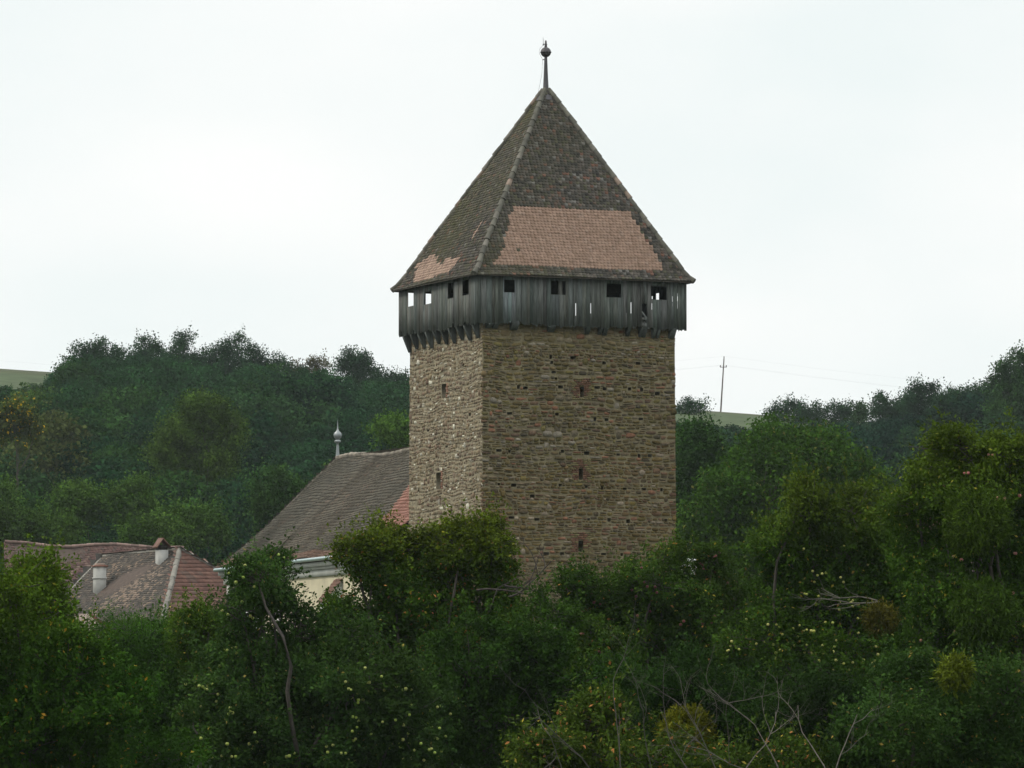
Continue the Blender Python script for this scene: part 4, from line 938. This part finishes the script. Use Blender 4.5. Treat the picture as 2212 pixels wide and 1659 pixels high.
# ------------------------------------------------------------------ far wood
sky_u = [-200, 60, 120, 150, 400, 440, 640, 880, 1100, 1460, 1560, 1650, 1850, 1960, 2100, 2160, 2400]
sky_v = [838, 835, 812, 772, 766, 782, 792, 828, 855, 905, 922, 915, 912, 895, 870, 815, 780]
def proto(seed, n=1500, squat=1.0):
    r = np.random.default_rng(seed); Nz = Noise3(seed)
    nl = 26; q_ = nrm(r.normal(size=(nl, 3))) ; q_[:, 2] = np.abs(q_[:, 2]) * 1.0 - .25 * r.random(nl); lc = q_ * [.42, .42, .42] * r.uniform(.75, 1.1, (nl, 1)) + [0, 0, .5]; lr = r.uniform(.10, .22, nl)
    ch = r.integers(0, nl, n); d = nrm(r.normal(size=(n, 3)) + q_[ch] * .5 + [0, 0, .25]); P = lc[ch] + d * (lr[ch] * r.uniform(.5, 1.05, n))[:, None]; P[:, 2] = np.maximum(P[:, 2], .05)
    ic = r.random(n) < .2; P[ic] = nrm(r.normal(size=(ic.sum(), 3))) * .33 * r.random((ic.sum(), 1)) + [0, 0, .5]
    low = r.random(n) < .12; P[low, 2] *= .35
    mb = MB(); s = .036
    a = nrm(r.normal(0, 1, (n, 3))); nn = nrm(r.normal(0, .7, (n, 3)) + [0, -.1, .6]); b = nrm(np.cross(nn, a)); l = s * r.uniform(.5, 1.3, (n, 1)) * 1.25; w = l * .62
    V = np.stack([P - a * l * .5, P + b * w * .5, P + a * l * .5, P - b * w * .5], 1)
    tw = r.uniform(.65, 1.3, n) * (1 + .18 * Nz(P, 5))
    return V, tw
protos = [proto(100 + k, 3000) for k in range(7)]
def wood(name, label, urange, seed, spacing=6.4):
    r = np.random.default_rng(seed); Vs, Cs = [], []
    pal = (np.array([.8, .84, 1.05]) if urange[0] > 1000 else np.array([1, 1.1, .88])) * np.array([[.016, .045, .021], [.019, .051, .020], [.028, .064, .018], [.012, .038, .019], [.040, .070, .018], [.021, .046, .018]])
    Y = 266.; cnt = 0
    while Y < 512:
        dx = spacing * (1 + (Y - 266) / 900); x0, x1 = (urange[0] - UC) / F * Y, (urange[1] - UC) / F * Y
        for x in np.arange(x0, x1, dx):
            xx, yy = x + r.normal(0, dx * .3), Y + r.normal(0, 2.2); h = r.uniform(5.5, 10.5) * (1 if Y > 300 else .75); z = float(H(xx, yy)); 
            u, v = proj([xx, yy, z + h * .98]); lim = np.interp(u, sky_u, sky_v)
            if v < lim:
                h = h - (lim - v) / F * yy
                if h < 2.0: continue
                v = lim
            V, tw = protos[r.integers(len(protos))]; an = r.uniform(0, 6.28); R = np.array([[cos(an), -sin(an), 0], [sin(an), cos(an), 0], [0, 0, 1]])
            wsc = h * r.uniform(.85, 1.25)
            Vt = (V.reshape(-1, 3) @ R.T) * [wsc, wsc, h] + [xx, yy, z - .2]
            light = smooth((v - 960) / 200)
            w_ = np.array([4, 4, 2 + 3 * light, 3, .5 + 2.2 * light, 2]); c = pal[r.choice(6, p=w_ / w_.sum())] * r.uniform(.7, 1.25)
            if u < 110 and 860 < v < 960: c = np.array([.07, .09, .025])
            Vs.append(Vt); Cs.append(c * tw[:, None]); cnt += 1
        Y += spacing * .95 * (1 + (Y - 266) / 900)
    V = np.concatenate(Vs); m = len(V) // 4; mb = MB(); mb.add(V, np.arange(m * 4).reshape(m, 4), np.concatenate(Cs))
    o = mb.build(name, M_leaf_far); o['label'] = label; o['category'] = 'wood'; o['kind'] = 'stuff'; print(name, cnt, m)
wood('wooded_slope', 'dense dark green wood covering the hillside left of the tower', (-260, 1240), 41)
wood('wooded_bank', 'dense green wood covering the slope on the right behind the walnut tree', (1245, 2560), 42)
FK = dict(far=True, shoots=12, K=14, L=.26, W=.17, spread=.28, tlen=.8, trunk_r=.14, upb=.5)
def ftree(name, label, Y, lobes, cl, cols, seed, cat='tree', group='trees on the skyline', **kw):
    k = dict(FK); k.update(kw); tree(name, label, cat, Y, lobes, cl, cols=cols, seed=seed, group=group, **k)
dk = ([.014, .036, .030], [.022, .050, .030])
ftree('acacia_tree', 'broad dark tree where the bare field meets the skyline wood', 480, [(185, 770, 34, 26), (225, 775, 45, 30), (170, 800, 30, 30), (230, 815, 60, 40)], 900, dk, 51)
ftree('acacia_tree', 'loose crowned skyline tree just right of the broad dark one', 485, [(290, 770, 26, 22), (325, 752, 28, 20), (310, 790, 45, 30), (345, 775, 24, 20)], 650, dk, 52, gap=.8)
ftree('acacia_tree', 'thin pointed tree rising highest on the left skyline', 478, [(404, 738, 8, 13), (385, 765, 22, 22), (400, 785, 28, 25)], 330, dk, 53, gap=.8)
ftree('acacia_tree', 'tall lumpy skyline tree after the gap right of the pointed one', 480, [(503, 748, 26, 16), (500, 775, 34, 28), (450, 775, 22, 14), (480, 800, 60, 28)], 700, dk, 54, gap=.7)
ftree('acacia_tree', 'open crowned tree with sky showing through mid left skyline', 484, [(555, 768, 24, 15), (590, 775, 22, 14), (575, 800, 50, 28)], 480, dk, 55, gap=.95)
ftree('rusty_tree', 'sparse reddish brown topped tree on the left skyline', 486, [(655, 792, 18, 10), (690, 790, 16, 10), (675, 815, 45, 18)], 260, ([.05, .045, .035], [.06, .05, .03]), 56, gap=1.0)
ftree('acacia_tree', 'small feathery tree on the skyline near the tower edge', 480, [(765, 780, 17, 16), (785, 795, 15, 12), (765, 810, 34, 22), (735, 800, 20, 14)], 420, dk, 57, gap=.8)
ftree('acacia_tree', 'low tree on the skyline touching the left side of the tower', 480, [(830, 825, 30, 18), (865, 828, 28, 16), (850, 845, 45, 20)], 420, dk, 58, gap=.7)
ftree('lime_tree', 'large yellow green tree standing out in the middle of the dark wooded hillside', 330, [(430, 905, 50, 38), (380, 950, 42, 48), (470, 945, 50, 50), (430, 990, 70, 50), (500, 920, 24, 30), (350, 1000, 36, 36)], 1700, ([.038, .068, .022], [.055, .088, .024]), 59, group=None, gap=.4, L=.24, W=.15)
ftree('yellow_shrub', 'shrub with orange yellow leaves at the far left of the wooded slope', 330, [(60, 905, 34, 14), (15, 900, 22, 14), (40, 925, 40, 16)], 420, ([.04, .06, .025], [.075, .08, .03]), 60, cat='shrub', group=None, accent=[[.45, .30, .02]], pa=.05)
ftree('bright_shrub', 'bright green shrub on the slope against the left tower edge', 300, [(868, 940, 30, 26), (880, 975, 40, 34)], 500, ([.045, .09, .022], [.06, .11, .025]), 61, cat='shrub', group=None)
for k, (u, v, a, b, lb) in enumerate([(165, 1085, 42, 28, 'rounded lighter green tree at the foot of the slope, far left'), (282, 1085, 34, 36, 'pointed lighter green tree at the foot of the slope left of centre'), (420, 1130, 60, 34, 'spreading pale green tree above the farmhouse chimneys'),
                                      (95, 1150, 60, 30, 'low pale green tree above the wavy red roof'), (10, 1110, 40, 60, 'dim green tree at the left edge of the slope'), (330, 1150, 55, 26, 'bushy green tree right behind the wavy roof ridge'), (600, 1060, 45, 40, 'mid green tree just left of the church roof slope')]):
    ftree('slope_tree', lb, 285 - k * 2, [(u, v, a * .7, b), (u - a * .5, v + b * .5, a * .5, b * .6), (u + a * .5, v + b * .4, a * .5, b * .7), (u, v + b, a, b * .6)], 650, ([.034, .07, .024], [.055, .09, .026]) if k != 6 else ([.024, .055, .026], [.036, .07, .028]), 70 + k, group='lighter trees at the foot of the slope', L=.22, W=.14, gap=.4)
ftree('acacia_shrub', 'wispy shrub on the skyline touching the right side of the tower', 500, [(1478, 882, 16, 9), (1505, 888, 12, 6), (1490, 900, 34, 12)], 210, dk, 81, cat='shrub', gap=1.1)
ftree('acacia_shrub', 'wispy shrub on the skyline well right of the pole', 495, [(1690, 888, 24, 10), (1715, 890, 16, 8), (1700, 900, 40, 12)], 240, dk, 82, cat='shrub', gap=1.0)
ftree('acacia_shrub', 'small loose shrub on the skyline between the wispy shrub and the little fir', 495, [(1755, 893, 18, 10), (1765, 905, 36, 12)], 190, dk, 83, cat='shrub', gap=.9)
ftree('acacia_shrub', 'upright twiggy shrub on the skyline just left of the little fir', 495, [(1812, 888, 16, 13), (1815, 905, 28, 12)], 190, dk, 84, cat='shrub', gap=.9)
ftree('fir_tree', 'little pointed fir on the right skyline', 492, [(1854, 884, 4, 9), (1854, 893, 9, 7), (1854, 903, 15, 8)], 200, ([.02, .045, .028], [.028, .055, .03]), 85, tlen=.4, spread=.15, upb=0, L=.22)
ftree('acacia_tree', 'dense dark tree between the little fir and the tall one on the right skyline', 470, [(1905, 882, 26, 16), (1925, 900, 40, 22), (1955, 888, 24, 14)], 480, dk, 86)
ftree('acacia_tree', 'tall double topped tree on the right skyline', 465, [(1982, 845, 20, 18), (2015, 862, 20, 18), (1975, 872, 34, 22), (2010, 890, 46, 26)], 700, dk, 87, gap=.7)
ftree('spiky_shrub', 'spiky leaved shrub on the right skyline between two trees', 460, [(2052, 878, 20, 14), (2060, 898, 34, 16)], 260, dk, 88, cat='shrub', upb=1.6, tlen=1.4, L=.5, W=.1)
ftree('acacia_tree', 'rounded tree stepping up to the big oak on the right skyline', 440, [(2100, 870, 30, 24), (2135, 855, 26, 22), (2120, 895, 60, 34)], 700, dk, 89)
ftree('oak_tree', 'big dark oak tree cut by the right edge on the skyline', 400, [(2195, 800, 32, 32), (2180, 850, 50, 46), (2240, 830, 60, 60), (2215, 890, 80, 50), (2230, 960, 100, 60)], 2200, ([.022, .05, .028], [.034, .068, .03]), 90, gap=.3, L=.26)
ftree('alder_tree', 'upright fresh green tree close against the right side of the tower', 240, [(1490, 1000, 34, 60), (1480, 1080, 36, 60), (1515, 960, 22, 30)], 900, ([.020, .046, .020], [.03, .06, .022]), 91, group=None, L=.2, W=.13, gap=.4)

# ------------------------------------------------------------------ air
hz = MB(); hz.box([-260, -40, -60], [520, 0, 0], [0, 700, 0], [0, 0, 120])
hm = bpy.data.materials.new('air'); hm.use_nodes = True; hn_ = hm.node_tree.nodes; hn_.remove(hn_['Principled BSDF'])
pv = hn_.new('ShaderNodeVolumePrincipled'); pv.inputs['Density'].default_value = .00008; pv.inputs['Color'].default_value = (.86, .95, 1, 1); pv.inputs['Anisotropy'].default_value = .2
hm.node_tree.links.new(pv.outputs[0], hn_['Material Output'].inputs['Volume'])
USE_HAZE = True
if USE_HAZE:
    ho = hz.build('haze', hm); ho['kind'] = 'stuff'
for o in bpy.data.objects:
    if 'org' in o: del o['org']
